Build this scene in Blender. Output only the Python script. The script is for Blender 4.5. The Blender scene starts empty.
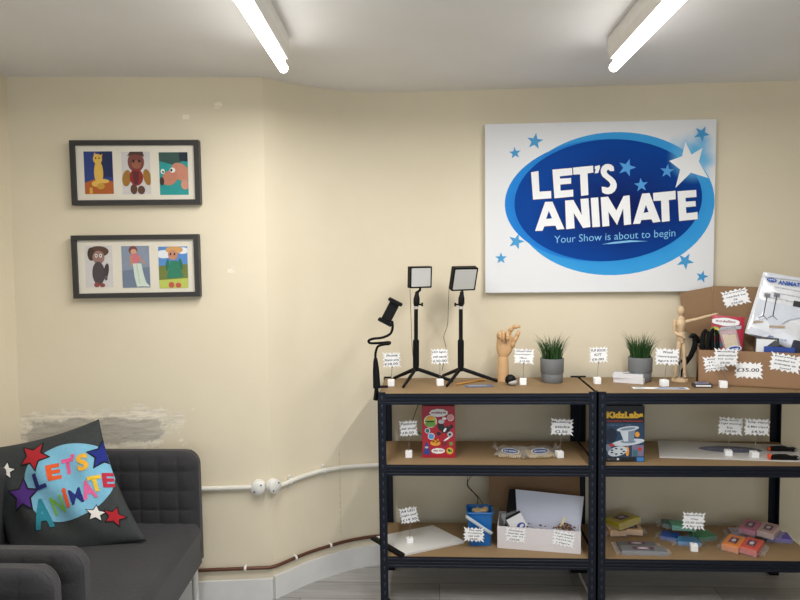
import bpy, bmesh, math, random
from mathutils import Matrix, Vector, Euler
random.seed(11)
C = bpy.context.scene.collection
R = math.radians
PI = math.pi

# ------------------------------------------------------------------ camera, world, lights, exposure
CAM_Z, F_PX = 1.453, 640.0
cd = bpy.data.cameras.new('camera')
cam = bpy.data.objects.new('camera', cd)
C.objects.link(cam)
cd.sensor_width = 36.0
cd.lens = 36.0 * F_PX / 800.0
cd.clip_start = 0.02
CROT = Matrix.Rotation(R(3.26), 3, 'Z') @ Matrix.Rotation(R(90 - 3.53), 3, 'X') @ Matrix.Rotation(R(-0.82), 3, 'Z')
cam.matrix_world = Matrix.Translation((0, 0, CAM_Z)) @ CROT.to_4x4()
bpy.context.scene.camera = cam

w = bpy.data.worlds.new('world')
bpy.context.scene.world = w
w.use_nodes = True
w.node_tree.nodes['Background'].inputs[0].default_value = (0.82, 0.9, 1.0, 1)
w.node_tree.nodes['Background'].inputs[1].default_value = 0.28

ld = bpy.data.lights.new('shop_window_daylight', 'AREA')
ld.shape = 'RECTANGLE'; ld.size = 3.6; ld.size_y = 1.7; ld.energy = 26
ld.color = (0.80, 0.90, 1.0)
lo = bpy.data.objects.new('shop_window_daylight', ld)
lo.location = (0.3, -2.3, 1.1); lo.rotation_euler = (R(90), 0, 0)
C.objects.link(lo)
TUBE_EMIT, TUBE_WATTS = 8.0, 18.0

vs = bpy.context.scene.view_settings
vs.view_transform = 'Standard'; vs.look = 'None'; vs.gamma = 1.0; vs.use_curve_mapping = False
vs.exposure = 0.22

# ------------------------------------------------------------------ helpers
def ray(px, py):
    return CROT @ Vector((px - 400.0, 300.0 - py, -F_PX))
def atY(px, py, Y):
    d = ray(px, py); t = Y / d.y
    return Vector((d.x * t, Y, CAM_Z + d.z * t))
def atZ(px, py, Z):
    d = ray(px, py); t = (Z - CAM_Z) / d.z
    return Vector((d.x * t, d.y * t, Z))
def onplane(px, py, o, n):
    d = ray(px, py); e = Vector((0, 0, CAM_Z))
    t = (Vector(o) - e).dot(n) / d.dot(n)
    return e + d * t
class Fr:
    """a local frame: origin and three axes"""
    def __init__(s, o, U, V, W=None):
        s.o = Vector(o); s.U = Vector(U).normalized(); s.V = Vector(V).normalized()
        s.W = Vector(W).normalized() if W is not None else s.U.cross(s.V).normalized()
    def __call__(s, u, v, w=0.0):
        return s.o + s.U * u + s.V * v + s.W * w
    def px(s, px, py):
        p = onplane(px, py, s.o, s.W) - s.o
        return p.dot(s.U), p.dot(s.V)
def facing(o, tilt=0.0, yaw=0.0, pitch=0.0):
    """a frame whose face looks towards -Y; tilt turns it in its plane"""
    m = Matrix.Rotation(yaw, 3, 'Z') @ Matrix.Rotation(pitch, 3, 'X') @ Matrix.Rotation(-tilt, 3, 'Y')
    return Fr(o, m @ Vector((1, 0, 0)), m @ Vector((0, 0, 1)), m @ Vector((0, -1, 0)))
def flat(o, ang=0.0):
    """a frame lying on a horizontal surface, W up"""
    return Fr(o, (math.cos(ang), math.sin(ang), 0), (-math.sin(ang), math.cos(ang), 0), (0, 0, 1))

_tc = {}
def text_geo(body, off=0.0):
    k = (body, off)
    if k not in _tc:
        cu = bpy.data.curves.new('t', 'FONT'); cu.body = body; cu.size = 1.0; cu.resolution_u = 3
        cu.offset = off; cu.align_x = 'CENTER'
        ob = bpy.data.objects.new('t', cu)
        me = bpy.data.meshes.new_from_object(ob)
        v = [(a.co.x, a.co.y) for a in me.vertices]; f = [tuple(p.vertices) for p in me.polygons]
        bpy.data.objects.remove(ob); bpy.data.meshes.remove(me); bpy.data.curves.remove(cu)
        if not v: v = [(0, 0)]
        xs = [a[0] for a in v]; ys = [a[1] for a in v]
        _tc[k] = (v, f, min(xs), max(xs), min(ys), max(ys))
    return _tc[k]

class MB:
    def __init__(s):
        s.v = []; s.f = []; s.m = []; s.sm = []
    def add(s, vs, fs, mat=0, smooth=False):
        b = len(s.v); s.v += [Vector(p) for p in vs]
        for f in fs:
            s.f.append([i + b for i in f]); s.m.append(mat); s.sm.append(smooth)
        return s
    def box(s, x0, x1, y0, y1, z0, z1, mat=0, fr=None):
        p = [(x, y, z) for x in (x0, x1) for y in (y0, y1) for z in (z0, z1)]
        if fr: p = [fr(*q) for q in p]
        return s.add(p, [(0, 1, 3, 2), (4, 6, 7, 5), (0, 4, 5, 1), (2, 3, 7, 6), (0, 2, 6, 4), (1, 5, 7, 3)], mat)
    def poly(s, fr, pts, w=0.0, mat=0):
        return s.add([fr(u, v, w) for u, v in pts], [tuple(range(len(pts)))], mat)
    def prism(s, fr, pts, w0, w1, mat=0, side=None, smooth=False):
        n = len(pts); side = mat if side is None else side
        s.add([fr(u, v, w1) for u, v in pts], [tuple(range(n))], mat)
        s.add([fr(u, v, w0) for u, v in pts], [tuple(range(n))[::-1]], mat)
        p = [fr(u, v, w0) for u, v in pts] + [fr(u, v, w1) for u, v in pts]
        return s.add(p, [(i, (i + 1) % n, n + (i + 1) % n, n + i) for i in range(n)], side, smooth)
    def tube(s, pts, r, n=10, mat=0, curve=0, squash=1.0):
        pts = [Vector(p) for p in pts]
        rs = list(r) if isinstance(r, (list, tuple)) else [r] * len(pts)
        if curve:
            q, rr = [], []
            for i in range(len(pts) - 1):
                a, b, c, d = pts[max(i - 1, 0)], pts[i], pts[i + 1], pts[min(i + 2, len(pts) - 1)]
                for k in range(curve):
                    t = k / curve
                    q.append(0.5 * ((2 * b) + (c - a) * t + (2 * a - 5 * b + 4 * c - d) * t * t + (3 * b - a - 3 * c + d) * t ** 3))
                    rr.append(rs[i] + (rs[i + 1] - rs[i]) * t)
            q.append(pts[-1]); rr.append(rs[-1]); pts, rs = q, rr
        vs, fs = [], []
        up = None
        for i, p in enumerate(pts):
            d = (pts[min(i + 1, len(pts) - 1)] - pts[max(i - 1, 0)])
            d = d.normalized() if d.length > 1e-9 else Vector((0, 0, 1))
            if up is None:
                up = Vector((0, 0, 1)) if abs(d.z) < 0.9 else Vector((0, 1, 0))
            a = (up - d * up.dot(d)).normalized(); up = a; b = d.cross(a)
            for k in range(n):
                t = 2 * PI * k / n
                vs.append(p + (a * math.cos(t) + b * math.sin(t) * squash) * rs[i])
        for i in range(len(pts) - 1):
            for k in range(n):
                fs.append((i * n + k, i * n + (k + 1) % n, (i + 1) * n + (k + 1) % n, (i + 1) * n + k))
        s.add(vs, fs, mat, True)
        m = len(pts) - 1
        s.add(vs[:n], [tuple(range(n))[::-1]], mat); s.add(vs[m * n:], [tuple(range(n))], mat)
        return s
    def lathe(s, prof, c=(0, 0, 0), n=28, mat=0, fr=None, sx=1.0, sy=1.0):
        c = Vector(c); vs, fs = [], []
        for r, z in prof:
            for k in range(n):
                t = 2 * PI * k / n
                q = (r * math.cos(t) * sx, r * math.sin(t) * sy, z)
                vs.append(fr(*q) if fr else c + Vector(q))
        for i in range(len(prof) - 1):
            for k in range(n):
                fs.append((i * n + k, i * n + (k + 1) % n, (i + 1) * n + (k + 1) % n, (i + 1) * n + k))
        s.add(vs, fs, mat, True)
        m = len(prof) - 1
        if prof[0][0] > 1e-5: s.add(vs[:n], [tuple(range(n))[::-1]], mat)
        if prof[-1][0] > 1e-5: s.add(vs[m * n:], [tuple(range(n))], mat)
        return s
    def ell(s, c, rx, ry, rz, mat=0, rot=None, nu=14, nv=9):
        c = Vector(c); m = rot or Matrix.Identity(3)
        vs, fs = [], []
        for j in range(nv + 1):
            a = -PI / 2 + PI * j / nv
            for k in range(nu):
                t = 2 * PI * k / nu
                vs.append(c + m @ Vector((rx * math.cos(a) * math.cos(t), ry * math.cos(a) * math.sin(t), rz * math.sin(a))))
        for j in range(nv):
            for k in range(nu):
                fs.append((j * nu + k, j * nu + (k + 1) % nu, (j + 1) * nu + (k + 1) % nu, (j + 1) * nu + k))
        return s.add(vs, fs, mat, True)
    def grid(s, fn, nu, nv, mat=0, smooth=True):
        vs = [fn(i / nu, j / nv) for j in range(nv + 1) for i in range(nu + 1)]
        fs = [(j * (nu + 1) + i, j * (nu + 1) + i + 1, (j + 1) * (nu + 1) + i + 1, (j + 1) * (nu + 1) + i) for j in range(nv) for i in range(nu)]
        return s.add(vs, fs, mat, smooth)
    def text(s, fr, body, u0, u1, v0, v1, w, mat, off=0.0, shear=0.0, keep=False):
        """body fitted into u0..u1, v0..v1; shear lifts the right end; keep: keep the letters' own aspect"""
        v, f, a, b, c, d = text_geo(body, off)
        ku = (u1 - u0) / max(b - a, 1e-6); kv = (v1 - v0) / max(d - c, 1e-6)
        if keep:
            k = min(ku, kv); um = (u0 + u1) / 2 - k * (b - a) / 2; ku = kv = k; u0 = um
        s.add([fr(u0 + (x - a) * ku, v0 + (y - c) * kv + (x - a) * ku * shear, w) for x, y in v], f, mat)
        return s
    def build(s, name, mats, parent=None, base=None, bevel=0.0, seg=2, weld=False, subsurf=0):
        off = Vector(base) if base is not None else (Vector(parent['_b']) if parent is not None and '_b' in parent else Vector((0, 0, 0)))
        me = bpy.data.meshes.new(name)
        me.from_pydata([tuple(p - off) for p in s.v], [], s.f)
        me.polygons.foreach_set('material_index', s.m)
        me.polygons.foreach_set('use_smooth', s.sm)
        for m in (mats if isinstance(mats, (list, tuple)) else [mats]): me.materials.append(m)
        bm = bmesh.new(); bm.from_mesh(me)
        if weld: bmesh.ops.remove_doubles(bm, verts=bm.verts, dist=1e-5)
        bmesh.ops.recalc_face_normals(bm, faces=bm.faces) if weld else None
        bm.to_mesh(me); bm.free()
        me.update()
        o = bpy.data.objects.new(name, me); C.objects.link(o)
        if parent is not None:
            o.parent = parent
            if '_b' in parent: o['_b'] = parent['_b']
        else:
            o.location = off; o['_b'] = tuple(off)
        if bevel:
            b = o.modifiers.new('bevel', 'BEVEL'); b.width = bevel; b.segments = seg; b.limit_method = 'ANGLE'; b.angle_limit = R(40)
        if subsurf:
            b = o.modifiers.new('sub', 'SUBSURF'); b.levels = b.render_levels = subsurf
        return o
def thing(name, label, cat, loc, group=None):
    o = bpy.data.objects.new(name, None); C.objects.link(o)
    o.location = loc; o.empty_display_size = 0.05
    o['label'] = label; o['category'] = cat; o['_b'] = tuple(loc)
    if group: o['group'] = group
    return o
def tag(o, label, cat, group=None):
    o['label'] = label; o['category'] = cat
    if group: o['group'] = group
    return o
def struct(o):
    o['kind'] = 'structure'; return o
def dup(o, loc=None, label=None, parent=None):
    c = o.copy(); C.objects.link(c)
    if parent is not None: c.parent = parent
    for ch in [x for x in bpy.data.objects if x.parent == o]: dup(ch, parent=c)
    if loc is not None: c.location = loc
    if label: c['label'] = label
    return c
def star(r, k=0.42, rot=0.0, n=5, cu=0.0, cv=0.0):
    return [(cu + (r if i % 2 == 0 else r * k) * math.sin(rot + PI * i / n), cv + (r if i % 2 == 0 else r * k) * math.cos(rot + PI * i / n)) for i in range(2 * n)]
def oval(a, b, n=40, cu=0.0, cv=0.0, rot=0.0):
    out = []
    for i in range(n):
        t = 2 * PI * i / n; x, y = a * math.cos(t), b * math.sin(t)
        out.append((cu + x * math.cos(rot) - y * math.sin(rot), cv + x * math.sin(rot) + y * math.cos(rot)))
    return out
def rect(w, h, cu=0.0, cv=0.0):
    return [(cu - w / 2, cv - h / 2), (cu + w / 2, cv - h / 2), (cu + w / 2, cv + h / 2), (cu - w / 2, cv + h / 2)]
def rrect(w, h, r, n=5, cu=0.0, cv=0.0):
    p = []
    for sx, sy, a in ((1, 1, 0), (-1, 1, 90), (-1, -1, 180), (1, -1, 270)):
        for k in range(n + 1):
            t = R(a + 90 * k / n)
            p.append((cu + sx * (w / 2 - r) + r * math.cos(t), cv + sy * (h / 2 - r) + r * math.sin(t)))
    return p

# ------------------------------------------------------------------ materials
def lin(c):
    return tuple(((x / 255) / 12.92 if x / 255 <= 0.04045 else ((x / 255 + 0.055) / 1.055) ** 2.4) for x in c) + (1.0,)
def nodes(name):
    m = bpy.data.materials.new(name); m.use_nodes = True
    nt = m.node_tree
    return m, nt, nt.nodes['Principled BSDF']
_mats = {}
def M(name, rgb, rough=0.6, metal=0.0, var=0.06, scale=30.0, bump=0.0, bscale=None, coat=0.0, trans=0.0, alpha=1.0, spec=None):
    if name in _mats: return _mats[name]
    m, nt, b = nodes(name)
    tc = nt.nodes.new('ShaderNodeTexCoord'); nz = nt.nodes.new('ShaderNodeTexNoise')
    nz.inputs['Scale'].default_value = scale; nz.inputs['Detail'].default_value = 4
    nt.links.new(tc.outputs['Object'], nz.inputs['Vector'])
    mx = nt.nodes.new('ShaderNodeMix'); mx.data_type = 'RGBA'
    c = lin(rgb)
    mx.inputs['A'].default_value = tuple(x * (1 - var) for x in c[:3]) + (1,)
    mx.inputs['B'].default_value = tuple(min(1, x * (1 + var)) for x in c[:3]) + (1,)
    nt.links.new(nz.outputs['Fac'], mx.inputs['Factor'])
    nt.links.new(mx.outputs['Result'], b.inputs['Base Color'])
    b.inputs['Roughness'].default_value = rough; b.inputs['Metallic'].default_value = metal
    b.inputs['Coat Weight'].default_value = coat
    b.inputs['Transmission Weight'].default_value = trans
    b.inputs['Alpha'].default_value = alpha
    if spec is not None: b.inputs['Specular IOR Level'].default_value = spec
    if bump:
        n2 = nt.nodes.new('ShaderNodeTexNoise'); n2.inputs['Scale'].default_value = bscale or scale * 3; n2.inputs['Detail'].default_value = 5
        nt.links.new(tc.outputs['Object'], n2.inputs['Vector'])
        bp = nt.nodes.new('ShaderNodeBump'); bp.inputs['Strength'].default_value = bump; bp.inputs['Distance'].default_value = 0.004
        nt.links.new(n2.outputs['Fac'], bp.inputs['Height']); nt.links.new(bp.outputs['Normal'], b.inputs['Normal'])
    _mats[name] = m
    return m
def math_node(nt, op, a, b=None):
    n = nt.nodes.new('ShaderNodeMath'); n.operation = op
    for i, x in enumerate((a, b)):
        if x is None: continue
        if isinstance(x, (int, float)): n.inputs[i].default_value = x
        else: nt.links.new(x, n.inputs[i])
    return n.outputs[0]
def wall_material(name, rgb, patches=(), rough=0.75):
    """painted plaster with roller mottling; patches: (x, z, half width, half height, rgb, raggedness) of bare or filled plaster"""
    m, nt, b = nodes(name)
    geo = nt.nodes.new('ShaderNodeNewGeometry')
    sep = nt.nodes.new('ShaderNodeSeparateXYZ'); nt.links.new(geo.outputs['Position'], sep.inputs[0])
    def noise(sc, det=4, ro=0.5):
        n = nt.nodes.new('ShaderNodeTexNoise'); n.inputs['Scale'].default_value = sc; n.inputs['Detail'].default_value = det
        n.inputs['Roughness'].default_value = ro
        nt.links.new(geo.outputs['Position'], n.inputs['Vector']); return n.outputs['Fac']
    c = lin(rgb)
    mx = nt.nodes.new('ShaderNodeMix'); mx.data_type = 'RGBA'
    mx.inputs['A'].default_value = tuple(x * f for x, f in zip(c[:3], (0.93, 0.92, 0.88))) + (1,)
    mx.inputs['B'].default_value = tuple(min(1, x * f) for x, f in zip(c[:3], (1.05, 1.05, 1.06))) + (1,)
    nt.links.new(noise(2.3, 6, 0.6), mx.inputs['Factor'])
    col = mx.outputs['Result']
    for (x, z, hw, hh, prgb, rag) in patches:
        dx = math_node(nt, 'DIVIDE', math_node(nt, 'ABSOLUTE', math_node(nt, 'SUBTRACT', sep.outputs['X'], x)), hw)
        dz = math_node(nt, 'DIVIDE', math_node(nt, 'ABSOLUTE', math_node(nt, 'SUBTRACT', sep.outputs['Z'], z)), hh)
        p = 4.0
        dd = math_node(nt, 'POWER', math_node(nt, 'ADD', math_node(nt, 'POWER', dx, p), math_node(nt, 'POWER', dz, p)), 1 / p)
        nn = math_node(nt, 'MULTIPLY', math_node(nt, 'SUBTRACT', noise(14, 6, 0.7), 0.5), rag)
        dd = math_node(nt, 'ADD', dd, nn)
        mr = nt.nodes.new('ShaderNodeMapRange'); mr.inputs['From Min'].default_value = 0.92; mr.inputs['From Max'].default_value = 1.05
        mr.inputs['To Min'].default_value = 1.0; mr.inputs['To Max'].default_value = 0.0
        nt.links.new(dd, mr.inputs['Value'])
        pc = lin(prgb)
        st = nt.nodes.new('ShaderNodeMapping'); st.inputs['Scale'].default_value = (6, 6, 45)
        nt.links.new(geo.outputs['Position'], st.inputs['Vector'])
        sn = nt.nodes.new('ShaderNodeTexNoise'); sn.inputs['Scale'].default_value = 2.0; sn.inputs['Detail'].default_value = 8; sn.inputs['Roughness'].default_value = 0.75
        nt.links.new(st.outputs[0], sn.inputs['Vector'])
        pm = nt.nodes.new('ShaderNodeMix'); pm.data_type = 'RGBA'
        pm.inputs['A'].default_value = tuple(q * 0.72 for q in pc[:3]) + (1,); pm.inputs['B'].default_value = tuple(min(1, q * 1.25) for q in pc[:3]) + (1,)
        cr = nt.nodes.new('ShaderNodeMapRange'); cr.inputs['From Min'].default_value = 0.3; cr.inputs['From Max'].default_value = 0.6
        nt.links.new(sn.outputs['Fac'], cr.inputs['Value']); nt.links.new(cr.outputs[0], pm.inputs['Factor'])
        mm = nt.nodes.new('ShaderNodeMix'); mm.data_type = 'RGBA'
        nt.links.new(mr.outputs[0], mm.inputs['Factor']); nt.links.new(col, mm.inputs['A']); nt.links.new(pm.outputs['Result'], mm.inputs['B'])
        col = mm.outputs['Result']
    nt.links.new(col, b.inputs['Base Color'])
    b.inputs['Roughness'].default_value = rough
    b.inputs['Specular IOR Level'].default_value = 0.3
    bp = nt.nodes.new('ShaderNodeBump'); bp.inputs['Strength'].default_value = 0.25; bp.inputs['Distance'].default_value = 0.006
    nt.links.new(noise(9, 8, 0.62), bp.inputs['Height']); nt.links.new(bp.outputs['Normal'], b.inputs['Normal'])
    return m
def floor_material():
    m, nt, b = nodes('grey_wood_planks')
    geo = nt.nodes.new('ShaderNodeNewGeometry')
    br = nt.nodes.new('ShaderNodeTexBrick')
    br.inputs['Color1'].default_value = lin((178, 175, 172)); br.inputs['Color2'].default_value = lin((154, 152, 150)); br.inputs['Mortar'].default_value = lin((112, 108, 104))
    br.inputs['Scale'].default_value = 1.0; br.inputs['Mortar Size'].default_value = 0.0018; br.inputs['Brick Width'].default_value = 1.2; br.inputs['Row Height'].default_value = 0.14
    nt.links.new(geo.outputs['Position'], br.inputs['Vector'])
    mp = nt.nodes.new('ShaderNodeMapping'); mp.inputs['Scale'].default_value = (1.6, 26, 1)
    nt.links.new(geo.outputs['Position'], mp.inputs['Vector'])
    nz = nt.nodes.new('ShaderNodeTexNoise'); nz.inputs['Scale'].default_value = 2.0; nz.inputs['Detail'].default_value = 7; nz.inputs['Roughness'].default_value = 0.65
    nt.links.new(mp.outputs[0], nz.inputs['Vector'])
    mr = nt.nodes.new('ShaderNodeMapRange'); mr.inputs['From Min'].default_value = 0.3; mr.inputs['From Max'].default_value = 0.7; mr.inputs['To Min'].default_value = 0.72; mr.inputs['To Max'].default_value = 1.12
    nt.links.new(nz.outputs['Fac'], mr.inputs['Value'])
    mx = nt.nodes.new('ShaderNodeMix'); mx.data_type = 'RGBA'; mx.blend_type = 'MULTIPLY'; mx.inputs['Factor'].default_value = 1
    nt.links.new(br.outputs['Color'], mx.inputs['A']); nt.links.new(mr.outputs[0], mx.inputs['B'])
    nt.links.new(mx.outputs['Result'], b.inputs['Base Color'])
    b.inputs['Roughness'].default_value = 0.42
    return m
def emit(name, rgb, e):
    m, nt, b = nodes(name)
    b.inputs['Base Color'].default_value = lin(rgb); b.inputs['Emission Color'].default_value = lin(rgb); b.inputs['Emission Strength'].default_value = e
    return m
def clear_film(name, rgb=(235, 238, 240), alpha=0.28, rough=0.12):
    return M(name, rgb, rough, var=0.02, bump=0.5, bscale=40, alpha=alpha, spec=0.8)

WHITE_PLASTIC = M('white_plastic', (226, 224, 218), 0.4)
WHITE_PAINT = M('white_gloss_paint', (208, 206, 201), 0.4, var=0.08, scale=9)
CARD = M('white_card', (250, 250, 251), 0.8, var=0.02)
INK = M('black_ink', (28, 26, 30), 0.7)
BLACK = M('black_plastic', (13, 13, 14), 0.55, spec=.22)
BLACK2 = M('black_rubber', (15, 15, 16), 0.75, spec=.2)
CHROME = M('bright_metal', (190, 190, 188), 0.25, 1.0)
NAVY = M('navy_powder_coat', (10, 17, 31), 0.5, spec=.3, var=0.12, scale=40)
NAVY_HOLE = M('post_hole', (52, 58, 70), 0.6)
MDF = M('brown_hardboard', (138, 113, 80), 0.62, var=0.1, scale=7, bump=0.1)
CARDBOARD = M('corrugated_cardboard', (152, 118, 88), 0.85, var=0.07, scale=12)
CARDBOARD_IN = M('corrugated_cardboard_inside', (142, 112, 82), 0.85, var=0.07, scale=12)

# ------------------------------------------------------------------ the room
CEIL = 2.228
Y_FRONT, Y_BACK = 2.60, 2.952           # shelving front and back
Y_WALL = 3.0
LEAN = 0.022                             # the old walls lean back a little
cA0 = atZ(10, 78, CEIL)
cA = Vector((cA0.x, cA0.y - .043, 0)); cB = Vector((-.718, 2.676, 0))
XL = cA.x
ctl = [cB, Vector((-.66, 2.742, 0)), Vector((-.60, 2.805, 0)), Vector((-.53, 2.861, 0)), Vector((-.43, 2.930, 0)), Vector((-.29, 2.984, 0)), Vector((-.12, Y_WALL - .001, 0)), Vector((.03, Y_WALL, 0))]
arc = []
for i in range(len(ctl) - 1):
    p0, p1, p2, p3 = ctl[max(i - 1, 0)], ctl[i], ctl[i + 1], ctl[min(i + 2, len(ctl) - 1)]
    for k in range(4):
        t_ = k / 4
        arc.append(0.5 * ((2 * p1) + (p2 - p0) * t_ + (2 * p0 - 5 * p1 + 4 * p2 - p3) * t_ * t_ + (3 * p1 - p0 - 3 * p2 + p3) * t_ ** 3))
arc.append(ctl[-1].copy()); a1 = arc[-1]
def lean(pts, z, taper=False):           # the plan at height z
    n_ = len(pts)
    return [q + Vector((0, LEAN * (2 * z / CEIL - 1) * ((1 - min(1, i / (n_ - 6))) if taper else 1), 0)) for i, q in enumerate(pts)]
XR = 2.6
YB = -2.6
def wall_strip(pts, z0, z1, th, top=None):
    """extrudes a plan polyline up; th: thickness away from the room (to the left of the walking direction)"""
    mb = MB(); n = len(pts); nrm = []
    for i in range(n):
        d = (pts[min(i + 1, n - 1)] - pts[max(i - 1, 0)]).normalized()
        nrm.append(Vector((-d.y, d.x, 0)))
    ring = []
    top = top or pts
    for i in range(n):
        o = pts[i] + nrm[i] * th; p = top[i]; o2 = p + nrm[i] * th
        ring.append([Vector((pts[i].x, pts[i].y, z0)), Vector((p.x, p.y, z1)), Vector((o2.x, o2.y, z1)), Vector((o.x, o.y, z0))])
    for k in range(4):
        vs = [v for r_ in ring for v in (r_[k], r_[(k + 1) % 4])]
        mb.add(vs, [(i * 2, i * 2 + 1, i * 2 + 3, i * 2 + 2) for i in range(n - 1)], 0, False)
    mb.add(ring[0], [(0, 1, 2, 3)]); mb.add(ring[-1], [(3, 2, 1, 0)])
    return mb
def along(px, py):                        # a point of the angled wall seen at a pixel
    d = (cB - cA); n = d.cross(Vector((0, 2 * LEAN, CEIL))).normalized()
    return onplane(px, py, lean([cA], 0)[0], n)
WALL_RGB = (226, 215, 191)
pA, pB = along(25, 445), along(166, 416)
patches = [((pA.x + pB.x) / 2 - .01, (pA.z + pB.z) / 2 + .0, (pB.x - pA.x) / 2 + .06, abs(pA.z - pB.z) / 2 + .035, (224, 215, 196), 2.2), ((pA.x + pB.x) / 2, (pA.z + pB.z) / 2 - 0.004, (pB.x - pA.x) / 2, abs(pA.z - pB.z) / 2 * 1.0, (184, 177, 164), 1.3)]
for px, py, hw, hh in ((218, 105, 0.018, 0.016), (186, 117, 0.018, 0.014), (231, 270, 0.016, 0.012)):
    q = along(px, py); patches.append((q.x, q.z, hw, hh, (228, 219, 199), 1.6))
WALL_PAINT = wall_material('cream_wall_paint_worn', WALL_RGB, patches)
q1, q2 = atY(338, 508, 2.93), atY(304, 455, 2.8)
WALL_PAINT2 = wall_material('cream_wall_paint', WALL_RGB)
WALL_PAINT3 = wall_material('cream_wall_paint_cracked', WALL_RGB, [(atY(340, 500, 2.9).x, atY(340, 492, 2.9).z, .0025, .20, (208, 196, 168), .5)])
CEIL_PAINT = wall_material('white_ceiling_paint', (236, 236, 238))
struct(wall_strip([Vector((XL, YB, 0)), Vector((cA.x, cA.y + .03, 0))], 0, CEIL, 0.12).build('wall_left', WALL_PAINT2))
struct(wall_strip(lean([cA, cB], 0), 0, CEIL, 0.12, lean([cA, cB], CEIL)).build('wall_back', WALL_PAINT))
ob = wall_strip(lean(arc, 0, True), 0, CEIL, 0.12, lean(arc, CEIL, True)).build('wall_curve', WALL_PAINT3); struct(ob)
for p in ob.data.polygons: p.use_smooth = abs(p.normal.z) < 0.5
struct(wall_strip([arc[-1], Vector((XR, Y_WALL, 0))], 0, CEIL, 0.12).build('wall_alcove', WALL_PAINT2))
struct(wall_strip([Vector((XR, Y_WALL, 0)), Vector((XR, YB, 0))], 0, CEIL, 0.12).build('wall_right', WALL_PAINT2))
struct(MB().box(XL - .12, XR + .12, YB, Y_WALL + .12, -0.1, 0).build('floor', floor_material()))
struct(MB().box(XL - .12, XR + .12, YB, Y_WALL + .12, CEIL, CEIL + 0.1).build('ceiling', CEIL_PAINT))
SKIRT = M('white_skirting_paint', (220, 219, 216), 0.45, var=0.14, scale=8)
dAB = (cB - cA).normalized(); nAB = Vector((dAB.y, -dAB.x, 0))
off = 0.016
sk = [q + nAB * off for q in lean([cA, cB], .05)]
def offset(pts, o):
    out = []
    for i in range(len(pts)):
        d = (pts[min(i + 1, len(pts) - 1)] - pts[max(i - 1, 0)]).normalized()
        out.append(pts[i] + Vector((d.y, -d.x, 0)) * o)
    return out
struct(wall_strip(sk, 0, 0.092, off - .001).build('baseboard_back', SKIRT, bevel=0.004))
ob = wall_strip(offset(lean(arc, .05, True), off), 0, 0.100, off - .001).build('baseboard_curve', SKIRT); struct(ob)
for p in ob.data.polygons: p.use_smooth = abs(p.normal.z) < 0.5
struct(wall_strip([arc[-1] - Vector((0, off, 0)), Vector((XR, Y_WALL - off, 0))], 0, 0.1, off - .001).build('baseboard_alcove', SKIRT))
struct(wall_strip([Vector((XL + off, YB, 0)), Vector((XL + off, cA.y, 0))], 0, 0.092, off - .001).build('baseboard_left', SKIRT))

# ------------------------------------------------------------------ ceiling tube lights
TUBE = emit('lit_tube', (255, 252, 246), TUBE_EMIT)
def ceiling_light(px, px2, label):
    zt = CEIL - 0.095
    e = atZ(px[0], px[1], zt)
    y1, y0 = e.y, e.y - 1.5
    t = thing('ceiling_light', label, 'ceiling light', (e.x, (y0 + y1) / 2, CEIL), 'tube lights on the ceiling')
    e2 = atZ(px2[0], px2[1], zt)
    dv = (e - e2).normalized(); rv = Vector((dv.y, -dv.x, 0)); L = 1.5
    fr = Fr((e - dv * L).to_tuple(), rv, (0, 0, 1), dv)
    hz = CEIL - .0005 - zt
    mb = MB()
    prof = [(-.030, hz), (.030, hz), (.030, hz - .045), (.020, hz - .072), (-.020, hz - .072), (-.030, hz - .045)]
    mb.prism(fr, prof, .01, L - .035, 0)
    mb.build('housing', WHITE_PLASTIC, t)
    MB().tube([fr(0, 0, .03), fr(0, 0, L - .010)], 0.0165, 16).build('tube', TUBE, t)
    for yy in (.018, L - .010):
        cap = MB().tube([fr(0, 0, yy), fr(0, 0, yy + .010)], 0.0166, 16)
        cap.box(-.011, .011, .0, hz - .06, yy - .03 if yy > 1 else yy, (yy - .03 if yy > 1 else yy) + .012, 0, fr)
        cap.build('end_cap', WHITE_PLASTIC, t)
    al = bpy.data.lights.new('tube_light', 'AREA'); al.shape = 'RECTANGLE'; al.size = 0.028; al.size_y = L - .06
    al.energy = TUBE_WATTS; al.color = (1.0, 0.985, 0.965)
    ao = bpy.data.objects.new('tube_light', al); C.objects.link(ao); ao.parent = t
    ao.location = fr(0, -.0175, L / 2) - Vector(t['_b']); ao.rotation_euler = (0, 0, math.atan2(-dv.x, dv.y))
ceiling_light((284, 69), (241, 0), 'lit white tube light on the ceiling, above the curved wall left of the painted sign')
ceiling_light((613, 68), (678, 0), 'lit white tube light on the ceiling, directly above the painted sign')

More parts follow.
